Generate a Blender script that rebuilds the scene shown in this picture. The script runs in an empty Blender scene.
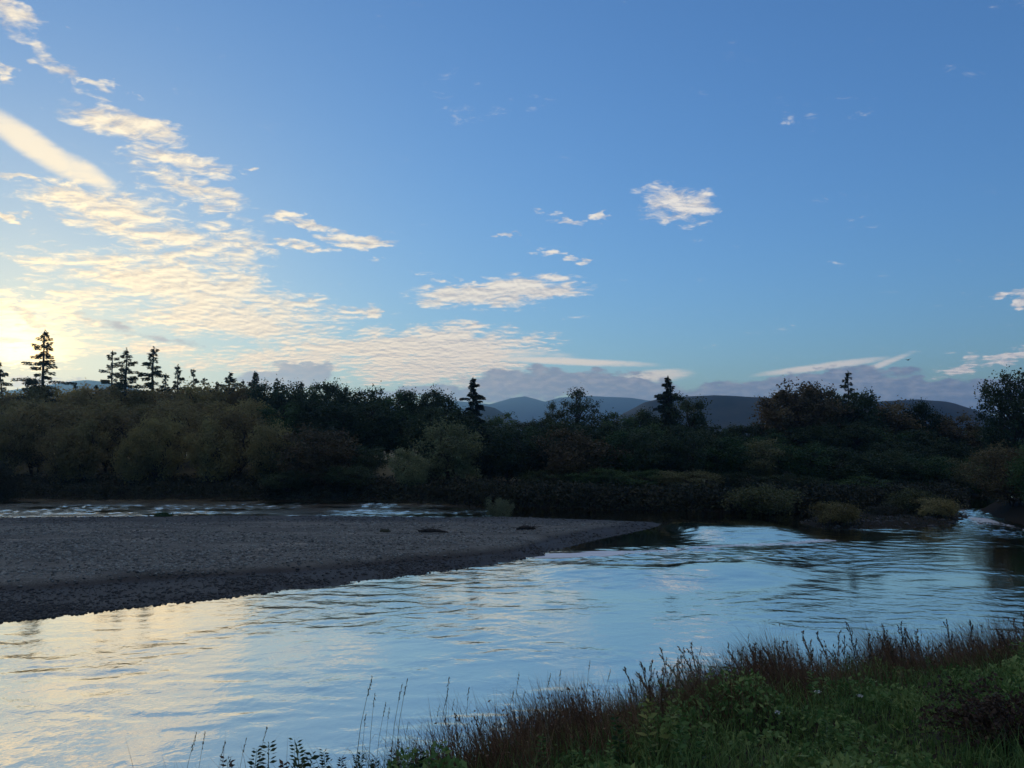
import bpy, math, random
import numpy as np
from mathutils import Vector, Matrix

# ------------------------------------------------------------------ camera
S = bpy.context.scene
COL = S.collection
F_PX, CX, CY = 770.0, 512.0, 384.0
HORIZON = 440.0
CAM_Z = 8.0
PITCH = math.atan((HORIZON - CY) / F_PX)

cam_data = bpy.data.cameras.new("camera")
cam_data.sensor_width = 36.0
cam_data.lens = 36.0 * F_PX / 1024.0
cam_data.clip_start = 0.1
cam_data.clip_end = 40000.0
cam = bpy.data.objects.new("camera", cam_data)
COL.objects.link(cam)
cam.location = (0, 0, CAM_Z)
cam.rotation_euler = (math.radians(90) + PITCH, 0, 0)
S.camera = cam


def ray(px, py):
    """direction from the camera through a pixel of the photograph"""
    a, b = (px - CX) / F_PX, (CY - py) / F_PX
    c, s = math.cos(PITCH), math.sin(PITCH)
    return Vector((a, c - b * s, s + b * c))


def at(px, py, z=0.0):
    """where the ray meets a level plane"""
    r = ray(px, py)
    t = (z - CAM_Z) / r.z
    return r.x * t, r.y * t


def at_y(px, py, y):
    """where the ray is at depth y: x, z"""
    r = ray(px, py)
    t = y / r.y
    return r.x * t, CAM_Z + r.z * t


def azel(px, py):
    r = ray(px, py).normalized()
    return math.degrees(math.atan2(r.x, r.y)), math.degrees(math.asin(r.z))


# ------------------------------------------------------------------ sun, sky, exposure
SUN_AZ, SUN_EL = math.radians(-33.0), math.radians(4.0)
EXPOSURE = 0.95
SKY_STRENGTH = 0.1

S.view_settings.view_transform = 'Standard'
S.view_settings.look = 'None'
S.view_settings.exposure = EXPOSURE
S.view_settings.gamma = 1.0
S.view_settings.use_curve_mapping = False
S.render.engine = 'CYCLES'
S.cycles.use_denoising = True
S.cycles.max_bounces = 6
S.cycles.diffuse_bounces = 2
S.cycles.glossy_bounces = 3
S.cycles.transmission_bounces = 3
S.cycles.volume_bounces = 0
S.cycles.transparent_max_bounces = 6
S.cycles.sample_clamp_indirect = 4.0
S.cycles.caustics_reflective = False
S.cycles.caustics_refractive = False

sun_data = bpy.data.lights.new("sun", 'SUN')
sun_data.energy = 1.1
sun_data.angle = math.radians(3.0)
sun_data.color = (1.0, 0.80, 0.55)
sun = bpy.data.objects.new("sun", sun_data)
COL.objects.link(sun)
sun_dir = Vector((math.sin(SUN_AZ) * math.cos(SUN_EL), math.cos(SUN_AZ) * math.cos(SUN_EL), math.sin(SUN_EL)))
sun.rotation_euler = sun_dir.to_track_quat('Z', 'Y').to_euler()
sun.location = (-60, 90, 60)


class G:
    """small node-graph writer"""
    def __init__(self, tree):
        self.t, self.n, self.l = tree, tree.nodes, tree.links

    def new(self, kind, **kw):
        n = self.n.new(kind)
        for k, v in kw.items():
            setattr(n, k, v)
        return n

    def put(self, sock, v):
        if hasattr(v, 'is_output'):
            self.l.new(v, sock)
        elif v is not None:
            sock.default_value = v

    def m(self, op, a, b=None, c=None, clamp=False):
        n = self.new('ShaderNodeMath', operation=op, use_clamp=clamp)
        for i, v in enumerate((a, b, c)):
            self.put(n.inputs[i], v)
        return n.outputs[0]

    def v(self, op, a, b=None, scale=None):
        n = self.new('ShaderNodeVectorMath', operation=op)
        self.put(n.inputs[0], a)
        if b is not None:
            self.put(n.inputs[1], b)
        if scale is not None:
            self.put(n.inputs['Scale'], scale)
        return n.outputs['Value' if op in ('LENGTH', 'DOT_PRODUCT', 'DISTANCE') else 'Vector']

    def xyz(self, x, y, z=0.0):
        n = self.new('ShaderNodeCombineXYZ')
        for i, v in enumerate((x, y, z)):
            self.put(n.inputs[i], v)
        return n.outputs[0]

    def sep(self, vec):
        n = self.new('ShaderNodeSeparateXYZ')
        self.put(n.inputs[0], vec)
        return n.outputs

    def noise(self, vec, scale, detail=4, rough=0.55, dist=0.0, col=False):
        n = self.new('ShaderNodeTexNoise')
        self.put(n.inputs['Vector'], vec)
        n.inputs['Scale'].default_value = scale
        n.inputs['Detail'].default_value = detail
        n.inputs['Roughness'].default_value = rough
        n.inputs['Distortion'].default_value = dist
        return n.outputs['Color' if col else 'Fac']

    def smooth(self, x, lo, hi, a=0.0, b=1.0):
        n = self.new('ShaderNodeMapRange', interpolation_type='SMOOTHSTEP')
        self.put(n.inputs[0], x)
        for i, v in enumerate((lo, hi, a, b)):
            self.put(n.inputs[i + 1], v)
        return n.outputs[0]

    def mix(self, f, a, b, blend='MIX'):
        n = self.new('ShaderNodeMix', data_type='RGBA', blend_type=blend)
        self.put(n.inputs[0], f)
        self.put(n.inputs[6], a if hasattr(a, 'is_output') else tuple(a) + (1,))
        self.put(n.inputs[7], b if hasattr(b, 'is_output') else tuple(b) + (1,))
        return n.outputs[2]


def build_world():
    w = bpy.data.worlds.new("World")
    S.world = w
    w.cycles.sampling_method = 'MANUAL'
    w.cycles.sample_map_resolution = 512
    w.use_nodes = True
    w.node_tree.nodes.clear()
    g = G(w.node_tree)
    sky = g.new('ShaderNodeTexSky', sky_type='NISHITA', sun_disc=False)
    sky.sun_elevation = SUN_EL
    sky.sun_rotation = SUN_AZ
    sky.altitude = 200
    sky.air_density = 1.0
    sky.dust_density = 0.3
    sky.ozone_density = 3.0
    d = g.new('ShaderNodeTexCoord').outputs['Generated']
    d = g.v('NORMALIZE', d)
    x, y, z = g.sep(d)
    u = g.m('MULTIPLY', g.m('ARCTAN2', x, y), 57.29578)
    v = g.m('MULTIPLY', g.m('ARCSINE', z), 57.29578)
    # angle to the sun
    cs = g.v('DOT_PRODUCT', d, tuple(sun_dir))
    ang = g.m('MULTIPLY', g.m('ARCCOSINE', cs), 57.29578)
    # cloud-deck coordinates: far cloud cells close up towards the horizon
    k = g.m('DIVIDE', 1.0, g.m('ADD', g.m('MAXIMUM', z, 0.0), 0.13))
    deck = g.xyz(g.m('MULTIPLY', x, k), g.m('MULTIPLY', y, k))
    rot = g.new('ShaderNodeMapping', vector_type='POINT')
    g.put(rot.inputs['Vector'], deck)
    rot.inputs['Rotation'].default_value = (0, 0, math.radians(25))
    rot.inputs['Scale'].default_value = (0.75, 1.0, 1)
    deck = rot.outputs[0]
    # ragged angular coordinates for the cloud outlines
    ang0 = g.xyz(u, v, 1.0)
    wob = g.v('SUBTRACT', g.noise(g.xyz(u, g.m('MULTIPLY', v, 2.2)), 0.45, 3, 0.6, col=True), (0.5, 0.5, 0.5))
    angw = g.v('ADD', ang0, g.v('MULTIPLY', wob, (5.0, 2.2, 0)))

    def patches(coord, lst):
        acc = None
        for (px, py, rx, ry, rt, st) in lst:
            a0, e0 = azel(px, py)
            a1, e1 = azel(px + 1, py)
            sx = (a1 - a0) * rx
            a1, e1 = azel(px, py - 1)
            sy = (e1 - e0) * ry
            co, si = math.cos(math.radians(-rt)), math.sin(math.radians(-rt))
            A = (co / sx, si / sx, -(a0 * co + e0 * si) / sx)
            B = (-si / sy, co / sy, -(-a0 * si + e0 * co) / sy)
            p, q = g.v('DOT_PRODUCT', coord, A), g.v('DOT_PRODUCT', coord, B)
            r2 = g.m('MULTIPLY_ADD', p, p, g.m('MULTIPLY', q, q))
            f = g.m('MULTIPLY_ADD', r2, -0.56 * st, 1.08 * st)
            acc = f if acc is None else g.m('MAXIMUM', acc, f)
        return g.m('MAXIMUM', acc, 0.0)

    broken = [(5, 15, 34, 16, 15, .85), (50, 60, 40, 13, 20, .9), (3, 74, 13, 13, 0, .8), (108, 89, 26, 7, 10, .8), (68, 27, 12, 3, 8, .6),
              (122, 124, 72, 19, 6, 1), (180, 160, 62, 15, 8, 1.05), (205, 194, 78, 18, 16, 1.05), (10, 179, 26, 5, 6, .95),
              (5, 216, 12, 7, 0, .8), (150, 226, 125, 30, 14, .95), (232, 238, 50, 18, 10, .9), (75, 196, 50, 14, 20, .85),
              (50, 264, 75, 10, 6, .85), (100, 275, 60, 10, 8, .85), (200, 298, 150, 36, 8, 1.12), (110, 300, 90, 25, 5, .9),
              (300, 302, 50, 10, 4, .95), (40, 318, 100, 26, 8, 1.0), (20, 350, 80, 20, 3, .95), (130, 345, 80, 10, 8, .8),
              (298, 219, 32, 5, 9, .95), (302, 246, 38, 5, 5, .95), (358, 240, 34, 7, 7, 1.0), (362, 259, 14, 3, 4, .9), (340, 285, 10, 3, 0, .7),
              (363, 311, 20, 6, 12, .9), (250, 170, 16, 3, 4, .8), (430, 345, 110, 19, -2, 1.4), (330, 352, 95, 15, -4, 1.25), (420, 366, 110, 15, 0, 1.35),
              (230, 362, 70, 12, 0, .75), (498, 293, 80, 15, -3, 1.2), (455, 290, 40, 8, -5, .9),
              (567, 218, 24, 8, 8, 1.0), (600, 218, 9, 5, 0, .9), (513, 235, 17, 3, 4, .85), (549, 254, 13, 6, 0, .95), (572, 260, 13, 5, 0, .9),
              (424, 275, 22, 4, 10, .75), (458, 275, 8, 2, 0, .6), (675, 203, 40, 20, 14, 1.05), (668, 187, 24, 6, 14, .8), (378, 17, 10, 2, 0, .4),
              (1020, 297, 13, 8, 0, 1.0), (1012, 355, 36, 6, -10, 1.05), (960, 368, 34, 7, -10, 1.05), (545, 308, 20, 2, 0, .5)]
    smooth_l = [(36, 147, 62, 13, 27, 1.0), (85, 172, 34, 10, 24, .85), (560, 361, 85, 3.5, 3, .95), (510, 352, 60, 5, 4, .6),
                (820, 367, 62, 3.5, -6, .95), (885, 363, 26, 3, -20, .8), (655, 376, 34, 6, -4, .95), (500, 385, 50, 5, 0, .8), (20, 335, 80, 5, 6, .8), (30, 350, 60, 6, 2, .7)]
    bank = [(290, 377, 48, 13, -3, 1.0), (560, 382, 95, 13, 1, 1.05), (628, 388, 48, 15, 6, 1.05), (470, 392, 130, 10, 0, .75),
            (790, 387, 120, 12, -5, 1.05), (840, 382, 75, 13, 0, 1.0), (900, 385, 60, 11, 12, .95), (960, 398, 130, 18, 2, 1.05), (1150, 400, 200, 16, 0, 1), (720, 398, 150, 10, 0, .9),
            (60, 384, 60, 5, 0, .8), (130, 330, 90, 9, 14, .62), (25, 316, 60, 8, 18, .55)]
    Ma = patches(angw, broken)
    Mb = patches(ang0, smooth_l)
    Mc = patches(angw, bank)

    n1 = g.noise(deck, 5.5, 6, 0.62, 0.6)
    n2 = g.noise(deck, 19.0, 5, 0.64, 0.7)
    n0 = g.noise(deck, 2.3, 3, 0.5, 0.4)
    fb = g.m('ADD', g.m('MULTIPLY', n1, 0.5), g.m('MULTIPLY', n2, 0.5))
    raw = g.m('ADD', g.m('MULTIPLY', g.m('SUBTRACT', fb, 0.5), 3.6), g.m('ADD', g.m('MULTIPLY', g.m('SUBTRACT', n0, 0.5), 1.5), g.m('SUBTRACT', Ma, 0.44)))
    Da = g.smooth(raw, -0.02, 0.75)
    # the side of a cloud turned to the sun is brighter: compare with the cloud a little nearer the sun
    shift = g.v('ADD', deck, (-0.018, 0.03, 0))
    n1s = g.noise(shift, 5.5, 6, 0.62, 0.6)
    n2s = g.noise(shift, 19.0, 5, 0.64, 0.7)
    fbs = g.m('ADD', g.m('MULTIPLY', n1s, 0.5), g.m('MULTIPLY', n2s, 0.5))
    lit = g.m('ADD', 0.62, g.m('MULTIPLY', g.m('SUBTRACT', fb, fbs), 4.5), clamp=True)
    Db = g.smooth(g.m('ADD', Mb, g.m('MULTIPLY', g.m('SUBTRACT', fb, 0.5), 1.3)), 0.1, 1.0)
    nc = g.noise(g.xyz(u, g.m('MULTIPLY', v, 2.2)), 0.6, 6, 0.58)
    Dc = g.smooth(g.m('ADD', Mc, g.m('MULTIPLY', g.m('SUBTRACT', nc, 0.5), 1.1)), 0.38, 0.72)

    gd = ray(18, 352).normalized()
    ang2 = g.m('MULTIPLY', g.m('ARCCOSINE', g.v('DOT_PRODUCT', d, tuple(gd))), 57.29578)
    glow = g.m('POWER', 2.71828, g.m('DIVIDE', ang2, -7.0))          # forward scattering close to the sun
    core = g.m('POWER', 2.71828, g.m('DIVIDE', g.m('MULTIPLY', ang2, ang2), -7.0))
    warm = g.m('POWER', 2.71828, g.m('DIVIDE', ang, -28.0))
    K = CLOUD_K
    bright = g.mix(warm, [c * K for c in (0.86, 0.84, 0.84)], [c * K for c in (1.50, 1.20, 0.66)])
    shade = g.mix(warm, [c * K for c in (0.42, 0.45, 0.55)], [c * K for c in (0.74, 0.58, 0.40)])
    low = g.m('MULTIPLY', g.smooth(v, 2.5, 11.0, 0.75, 0.0), warm, clamp=True)     # clouds low by the sun are lit peach and gold
    bright = g.mix(low, bright, [c * K for c in (1.75, 1.02, 0.40)])
    shade = g.mix(low, shade, [c * K for c in (0.80, 0.52, 0.34)])
    ca = g.mix(lit, shade, bright)
    add = g.mix(glow, (0, 0, 0), [c * K for c in (0.75, 0.36, 0.0)])
    add = g.mix(1.0, add, g.mix(core, (0, 0, 0), [c * K for c in (2.6, 1.8, 0.6)]), 'ADD')
    ca = g.mix(1.0, ca, add, 'ADD')
    cb = g.mix(1.0, g.mix(0.85, shade, bright), add, 'ADD')
    cc = g.mix(warm, [c * K for c in (0.17, 0.23, 0.36)], [c * K for c in (0.62, 0.50, 0.42)])
    nd = g.noise(g.xyz(u, g.m('MULTIPLY', v, 2.6)), 1.1, 4, 0.55)
    cc = g.mix(g.smooth(nd, 0.38, 0.72, 0.0, 0.6), cc, shade)
    cc = g.mix(1.0, cc, g.mix(0.25, (0, 0, 0), add), 'ADD')

    base = g.mix(1.0, sky.outputs[0], SKY_TINT, 'MULTIPLY')
    base = g.mix(1.0, base, g.mix(warm, (1, 1, 1), (1.12, 0.98, 0.70)), 'MULTIPLY')
    lum = g.v('DOT_PRODUCT', base, (0.25, 0.6, 0.15))
    base = g.v('SCALE', base, scale=g.m('DIVIDE', 1.40, g.m('MULTIPLY_ADD', lum, 0.21, 1.0)))
    base = g.mix(1.0, base, g.mix(glow, (0, 0, 0), [c * K for c in (0.30, 0.18, 0.03)]), 'ADD')
    c = g.mix(g.m('MULTIPLY', Da, 0.95), base, ca)
    c = g.mix(g.m('MULTIPLY', Db, 0.85), c, cb)
    c = g.mix(g.m('MULTIPLY', Dc, 0.92), c, cc)
    # added unseen cloud layer overhead, put in to brighten and neutralise ground light
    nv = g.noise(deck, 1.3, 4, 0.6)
    fill_veil = g.m('MULTIPLY', g.smooth(v, 37.0, 54.0), g.smooth(nv, 0.25, 0.7, 0.45, 0.95))
    c = g.mix(fill_veil, c, [x * K for x in (0.58, 0.51, 0.455)])
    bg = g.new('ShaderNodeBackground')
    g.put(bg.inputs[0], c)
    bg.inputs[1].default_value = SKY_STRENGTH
    out = g.new('ShaderNodeOutputWorld')
    g.l.new(bg.outputs[0], out.inputs[0])


CLOUD_K = 5.0
SKY_TINT = (1.08, 1.24, 1.56)
build_world()

# ------------------------------------------------------------------ helpers
RNG = np.random.default_rng(7)
random.seed(7)


def tag(o, label=None, cat=None, group=None, kind=None):
    for k, v in (('label', label), ('category', cat), ('group', group), ('kind', kind)):
        if v:
            o[k] = v
    return o


def mesh_from(name, V, faces, mats, smooth=False, midx=None, attrs=None):
    """faces: list of integer arrays (n,3) or (n,4)"""
    me = bpy.data.meshes.new(name)
    V = np.asarray(V, dtype=np.float32)
    faces = [np.asarray(f, dtype=np.int32) for f in faces if len(f)]
    me.vertices.add(len(V))
    me.vertices.foreach_set('co', V.ravel())
    loops = np.concatenate([f.ravel() for f in faces])
    sizes = np.concatenate([np.full(len(f), f.shape[1], dtype=np.int32) for f in faces])
    starts = np.concatenate([[0], np.cumsum(sizes)[:-1]]).astype(np.int32)
    me.loops.add(len(loops))
    me.loops.foreach_set('vertex_index', loops)
    me.polygons.add(len(sizes))
    me.polygons.foreach_set('loop_start', starts)
    if midx is not None:
        me.polygons.foreach_set('material_index', np.asarray(midx, dtype=np.int32))
    me.polygons.foreach_set('use_smooth', np.full(len(sizes), smooth, dtype=bool))
    for m in mats:
        me.materials.append(m)
    for k, v in (attrs or {}).items():
        a = me.attributes.new(k, 'FLOAT', 'POINT')
        a.data.foreach_set('value', np.asarray(v, dtype=np.float32))
    me.update(calc_edges=True)
    me.validate()
    return me


def obj(name, me, parent=None):
    o = bpy.data.objects.new(name, me)
    COL.objects.link(o)
    if parent is not None:
        o.parent = parent
    return o


def thing(name, label, cat, loc=(0, 0, 0), rz=0.0, scale=(1, 1, 1), group=None):
    o = bpy.data.objects.new(name, None)
    COL.objects.link(o)
    o.empty_display_size = 0.3
    o.location, o.rotation_euler, o.scale = loc, (0, 0, rz), scale
    return tag(o, label, cat, group)


class MB:
    """collects tubes and leaf faces, with one 'tint' value per vertex"""
    def __init__(self):
        self.v, self.q, self.t, self.tint, self.n = [], [], [], [], 0

    def add(self, V, q=None, t=None, tint=None):
        V = np.asarray(V, dtype=np.float64).reshape(-1, 3)
        self.v.append(V)
        if q is not None and len(q):
            self.q.append(np.asarray(q) + self.n)
        if t is not None and len(t):
            self.t.append(np.asarray(t) + self.n)
        self.tint.append(np.full(len(V), 0.5) if tint is None else np.asarray(tint, dtype=np.float64))
        self.n += len(V)

    def tube(self, pts, rad, n=6, tint=0.5):
        pts = np.asarray(pts, dtype=np.float64)
        k = len(pts)
        rings = []
        for i in range(k):
            d = pts[min(i + 1, k - 1)] - pts[max(i - 1, 0)]
            d = d / (np.linalg.norm(d) + 1e-9)
            a = np.cross(d, (0.31, 0.17, 0.93) if abs(d[2]) < .8 else (1, .1, 0))
            a /= np.linalg.norm(a)
            b = np.cross(d, a)
            th = np.arange(n) * 2 * np.pi / n
            rings.append(pts[i] + rad[i] * (np.outer(np.cos(th), a) + np.outer(np.sin(th), b)))
        q = []
        for i in range(k - 1):
            for j in range(n):
                q.append((i * n + j, i * n + (j + 1) % n, (i + 1) * n + (j + 1) % n, (i + 1) * n + j))
        self.add(np.concatenate(rings), q=q, tint=np.full(k * n, tint))

    def leaves(self, C, size, aspect=0.5, tint=None, axis=None, axis_w=0.0, up=None):
        """rhombic leaf faces centred at C; axis pulls the long direction"""
        C = np.asarray(C)
        N = len(C)
        if N == 0:
            return
        a = RNG.normal(size=(N, 3))
        if axis is not None:
            a = a / np.linalg.norm(a, axis=1, keepdims=True) * (1 - axis_w) + np.asarray(axis) * axis_w
        a /= np.linalg.norm(a, axis=1, keepdims=True) + 1e-9
        b = np.cross(a, RNG.normal(size=(N, 3)))
        b /= np.linalg.norm(b, axis=1, keepdims=True) + 1e-9
        s = (np.full(N, size) if np.isscalar(size) else np.asarray(size)) * RNG.uniform(.7, 1.3, N)
        a, b = a * s[:, None] * .5, b * s[:, None] * .5 * aspect
        V = np.stack([C - a, C + b * 1.0 - a * .1, C + a, C - b * 1.0 - a * .1], axis=1)
        t = RNG.uniform(0, 1, N) if tint is None else np.asarray(tint)
        self.add(V.reshape(-1, 3), q=np.arange(N * 4).reshape(N, 4), tint=np.repeat(t, 4))

    def mesh(self, name, mat, smooth=False):
        f = []
        if self.q:
            f.append(np.concatenate(self.q))
        if self.t:
            f.append(np.concatenate(self.t))
        return mesh_from(name, np.concatenate(self.v), f, [mat], smooth, attrs={'tint': np.concatenate(self.tint)})


def value_noise(x, y, seed, scale):
    """smooth 2-D noise in 0..1, numpy"""
    r = np.random.default_rng(seed).uniform(0, 1, (256, 256))
    x, y = np.asarray(x) / scale, np.asarray(y) / scale
    xi, yi = np.floor(x).astype(int), np.floor(y).astype(int)
    fx, fy = x - xi, y - yi
    fx, fy = fx * fx * fx * (fx * (fx * 6 - 15) + 10), fy * fy * fy * (fy * (fy * 6 - 15) + 10)
    a, b = r[xi & 255, yi & 255], r[(xi + 1) & 255, yi & 255]
    c, d = r[xi & 255, (yi + 1) & 255], r[(xi + 1) & 255, (yi + 1) & 255]
    return (a * (1 - fx) + b * fx) * (1 - fy) + (c * (1 - fx) + d * fx) * fy


def fbm(x, y, seed, scale, octaves=4, gain=.5):
    t, a, tot = 0, 1.0, 0
    for i in range(octaves):
        t = t + a * value_noise(x, y, seed + i * 17, scale / 2 ** i)
        tot += a
        a *= gain
    return t / tot


def sstep(x, a, b):
    t = np.clip((np.asarray(x, dtype=float) - a) / (b - a), 0, 1)
    return t * t * (3 - 2 * t)


def sdist(x, y, poly):
    """signed distance to a polygon, positive inside"""
    shp = np.shape(x)
    x, y = np.ravel(np.asarray(x, float)), np.ravel(np.asarray(y, float))
    P = np.asarray(poly, float)
    best = np.full(x.shape, 1e18)
    inside = np.zeros(x.shape, bool)
    for i in range(len(P)):
        ax, ay = P[i]
        bx, by = P[(i + 1) % len(P)]
        ex, ey = bx - ax, by - ay
        t = np.clip(((x - ax) * ex + (y - ay) * ey) / (ex * ex + ey * ey + 1e-12), 0, 1)
        best = np.minimum(best, (x - ax - t * ex) ** 2 + (y - ay - t * ey) ** 2)
        cond = (ay > y) != (by > y)
        with np.errstate(divide='ignore', invalid='ignore'):
            xc = ax + (y - ay) * ex / (ey if ey != 0 else 1e-12)
        inside ^= cond & (x < xc)
    d = np.sqrt(best)
    return np.where(inside, d, -d).reshape(shp)


# ------------------------------------------------------------------ materials
def new_mat(name):
    m = bpy.data.materials.new(name)
    m.use_nodes = True
    m.node_tree.nodes.clear()
    g = G(m.node_tree)
    out = g.new('ShaderNodeOutputMaterial')
    return m, g, out


def attr(g, name):
    return g.new('ShaderNodeAttribute', attribute_name=name).outputs['Fac']


def leaf_mat(name, dark, mid, light, transl=0.3, var=0.7, nscale=0.25):
    """leaves of three pigments mixed leaf by leaf and branch by branch"""
    m, g, out = new_mat(name)
    t = attr(g, 'tint')
    pos = g.new('ShaderNodeNewGeometry').outputs['Position']
    n = g.noise(pos, nscale, 2, 0.5)
    oi = g.new('ShaderNodeObjectInfo').outputs['Random']
    k = g.m('ADD', g.m('MULTIPLY', t, 0.6), g.m('MULTIPLY', g.m('SUBTRACT', n, 0.3), 0.8))
    k = g.m('ADD', k, g.m('MULTIPLY', g.m('SUBTRACT', oi, 0.5), var), clamp=True)
    c = g.mix(g.smooth(k, 0.0, 0.5), dark, mid)
    c = g.mix(g.smooth(k, 0.5, 1.0), c, light)
    d = g.new('ShaderNodeBsdfPrincipled')
    g.put(d.inputs['Base Color'], c)
    d.inputs['Roughness'].default_value = 0.6
    d.inputs['Specular IOR Level'].default_value = 0.25
    tr = g.new('ShaderNodeBsdfTranslucent')
    g.put(tr.inputs['Color'], c)
    mx = g.new('ShaderNodeMixShader')
    mx.inputs[0].default_value = transl
    g.l.new(d.outputs[0], mx.inputs[1])
    g.l.new(tr.outputs[0], mx.inputs[2])
    g.l.new(mx.outputs[0], out.inputs[0])
    return m


def rough_mat(name, c1, c2, scale, rough=0.9, bump=0.0, bscale=None, spec=0.2):
    m, g, out = new_mat(name)
    pos = g.new('ShaderNodeNewGeometry').outputs['Position']
    n = g.noise(pos, scale, 5, 0.6)
    d = g.new('ShaderNodeBsdfPrincipled')
    g.put(d.inputs['Base Color'], g.mix(g.smooth(n, 0.3, 0.7), c1, c2))
    d.inputs['Roughness'].default_value = rough
    d.inputs['Specular IOR Level'].default_value = spec
    if bump:
        b = g.new('ShaderNodeBump')
        b.inputs['Strength'].default_value = bump
        b.inputs['Distance'].default_value = 0.1
        g.put(b.inputs['Height'], g.noise(pos, bscale or scale * 4, 4, 0.6))
        g.l.new(b.outputs[0], d.inputs['Normal'])
    g.l.new(d.outputs[0], out.inputs[0])
    return m


def grain_mat(name, scale_v):
    """cobbles: voronoi cells in pale and dark greys, wet and dark near the water line"""
    m, g, out = new_mat(name)
    pos = g.new('ShaderNodeNewGeometry').outputs['Position']
    z = g.sep(pos)[2]
    vo = g.new('ShaderNodeTexVoronoi', feature='F1')
    g.put(vo.inputs['Vector'], pos)
    vo.inputs['Scale'].default_value = scale_v
    cell = g.sep(vo.outputs['Color'])[0]
    big = g.noise(pos, 0.25, 4, 0.6)
    c = g.mix(cell, (0.075, 0.076, 0.064), (0.25, 0.245, 0.205))
    c = g.mix(g.smooth(big, 0.35, 0.7), c, (0.14, 0.134, 0.112))
    band = g.noise(g.v('MULTIPLY', pos, (0.22, 0.9, 1.0)), 0.7, 5, 0.6)
    c = g.mix(g.smooth(band, 0.35, 0.7), c, (0.075, 0.072, 0.062))
    silt = g.noise(g.v('MULTIPLY', pos, (0.3, 0.8, 1.0)), 0.45, 3, 0.5)
    c = g.mix(g.smooth(silt, 0.6, 0.72), c, (0.30, 0.275, 0.22))
    wet = g.smooth(g.m('ADD', z, g.m('MULTIPLY', g.m('SUBTRACT', big, 0.5), 0.25)), 0.32, 0.62, 1.0, 0.0)
    c = g.mix(g.m('MULTIPLY', wet, 0.86), c, (0.026, 0.025, 0.024))
    d = g.new('ShaderNodeBsdfPrincipled')
    g.put(d.inputs['Base Color'], c)
    g.put(d.inputs['Roughness'], g.m('SUBTRACT', 0.9, g.m('MULTIPLY', wet, 0.25)))
    d.inputs['Specular IOR Level'].default_value = 0.25
    b = g.new('ShaderNodeBump')
    b.inputs['Strength'].default_value = 0.6
    b.inputs['Distance'].default_value = 0.03
    g.put(b.inputs['Height'], g.m('SUBTRACT', 1.0, vo.outputs['Distance']))
    g.l.new(b.outputs[0], d.inputs['Normal'])
    g.l.new(d.outputs[0], out.inputs[0])
    return m


def ground_mat():
    m, g, out = new_mat('meadow_turf')
    pos = g.new('ShaderNodeNewGeometry').outputs['Position']
    z = g.sep(pos)[2]
    n = g.noise(pos, 0.12, 5, 0.6)
    grass = g.mix(g.smooth(n, 0.3, 0.7), (0.05, 0.05, 0.028), (0.17, 0.16, 0.10))
    c = g.mix(g.smooth(g.m('ADD', z, n), 2.2, 3.0), (0.025, 0.021, 0.014), grass)     # bare dark earth low on the bank
    d = g.new('ShaderNodeBsdfPrincipled')
    g.put(d.inputs['Base Color'], c)
    d.inputs['Roughness'].default_value = 0.95
    d.inputs['Specular IOR Level'].default_value = 0.1
    b = g.new('ShaderNodeBump')
    b.inputs['Strength'].default_value = 0.6
    g.put(b.inputs['Height'], g.noise(pos, 3, 4, 0.6))
    g.l.new(b.outputs[0], d.inputs['Normal'])
    g.l.new(d.outputs[0], out.inputs[0])
    return m


M_GROUND = ground_mat()
M_BANK = rough_mat('bank_earth', (0.018, 0.016, 0.011), (0.05, 0.042, 0.028), 0.9, bump=.8, bscale=5)
M_BAR = grain_mat('river_cobbles', 13.0)
M_BARK = rough_mat('bark', (0.025, 0.02, 0.016), (0.07, 0.058, 0.047), 3.0, bump=.6, bscale=12)
M_PALEBARK = rough_mat('pale_bark', (0.05, 0.045, 0.04), (0.22, 0.20, 0.18), 2.0, bump=.4, bscale=10)
M_HILL = rough_mat('heather_moor', (0.008, 0.011, 0.009), (0.055, 0.045, 0.030), 0.007, bump=.3, bscale=.02)
M_MOUNTAIN = rough_mat('mountain_rock', (0.025, 0.026, 0.028), (0.06, 0.058, 0.056), 0.002, bump=.4, bscale=.01)

L_SPRUCE = leaf_mat('spruce_needles', (0.013, 0.024, 0.013), (0.028, 0.046, 0.022), (0.044, 0.066, 0.031), .1)
L_DARK = leaf_mat('dark_leaves', (0.018, 0.034, 0.014), (0.037, 0.060, 0.023), (0.063, 0.086, 0.034))
L_GREEN = leaf_mat('green_leaves', (0.030, 0.060, 0.019), (0.054, 0.102, 0.031), (0.090, 0.132, 0.042))
L_OLIVE = leaf_mat('olive_leaves', (0.063, 0.069, 0.025), (0.115, 0.121, 0.046), (0.172, 0.167, 0.069))
L_BROWN = leaf_mat('autumn_leaves', (0.053, 0.043, 0.020), (0.100, 0.075, 0.034), (0.150, 0.119, 0.050))
L_PALE = leaf_mat('pale_willow_leaves', (0.10, 0.11, 0.055), (0.17, 0.18, 0.09), (0.25, 0.245, 0.12))
L_RUSSET = leaf_mat('russet_stalks', (0.075, 0.04, 0.021), (0.17, 0.092, 0.047), (0.31, 0.20, 0.10), .25, nscale=.8)
L_STRAW = leaf_mat('dry_straw', (0.12, 0.085, 0.04), (0.22, 0.165, 0.085), (0.33, 0.26, 0.14), .2, nscale=.8)
L_HERB = leaf_mat('herb_leaves', (0.028, 0.055, 0.014), (0.095, 0.175, 0.042), (0.24, 0.31, 0.09), nscale=.9)
L_NETTLE = leaf_mat('nettle_leaves', (0.09, 0.13, 0.03), (0.18, 0.21, 0.05), (0.30, 0.29, 0.08))
L_BRAMBLE = leaf_mat('bramble_leaves', (0.025, 0.016, 0.012), (0.055, 0.033, 0.022), (0.10, 0.058, 0.034))
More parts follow.
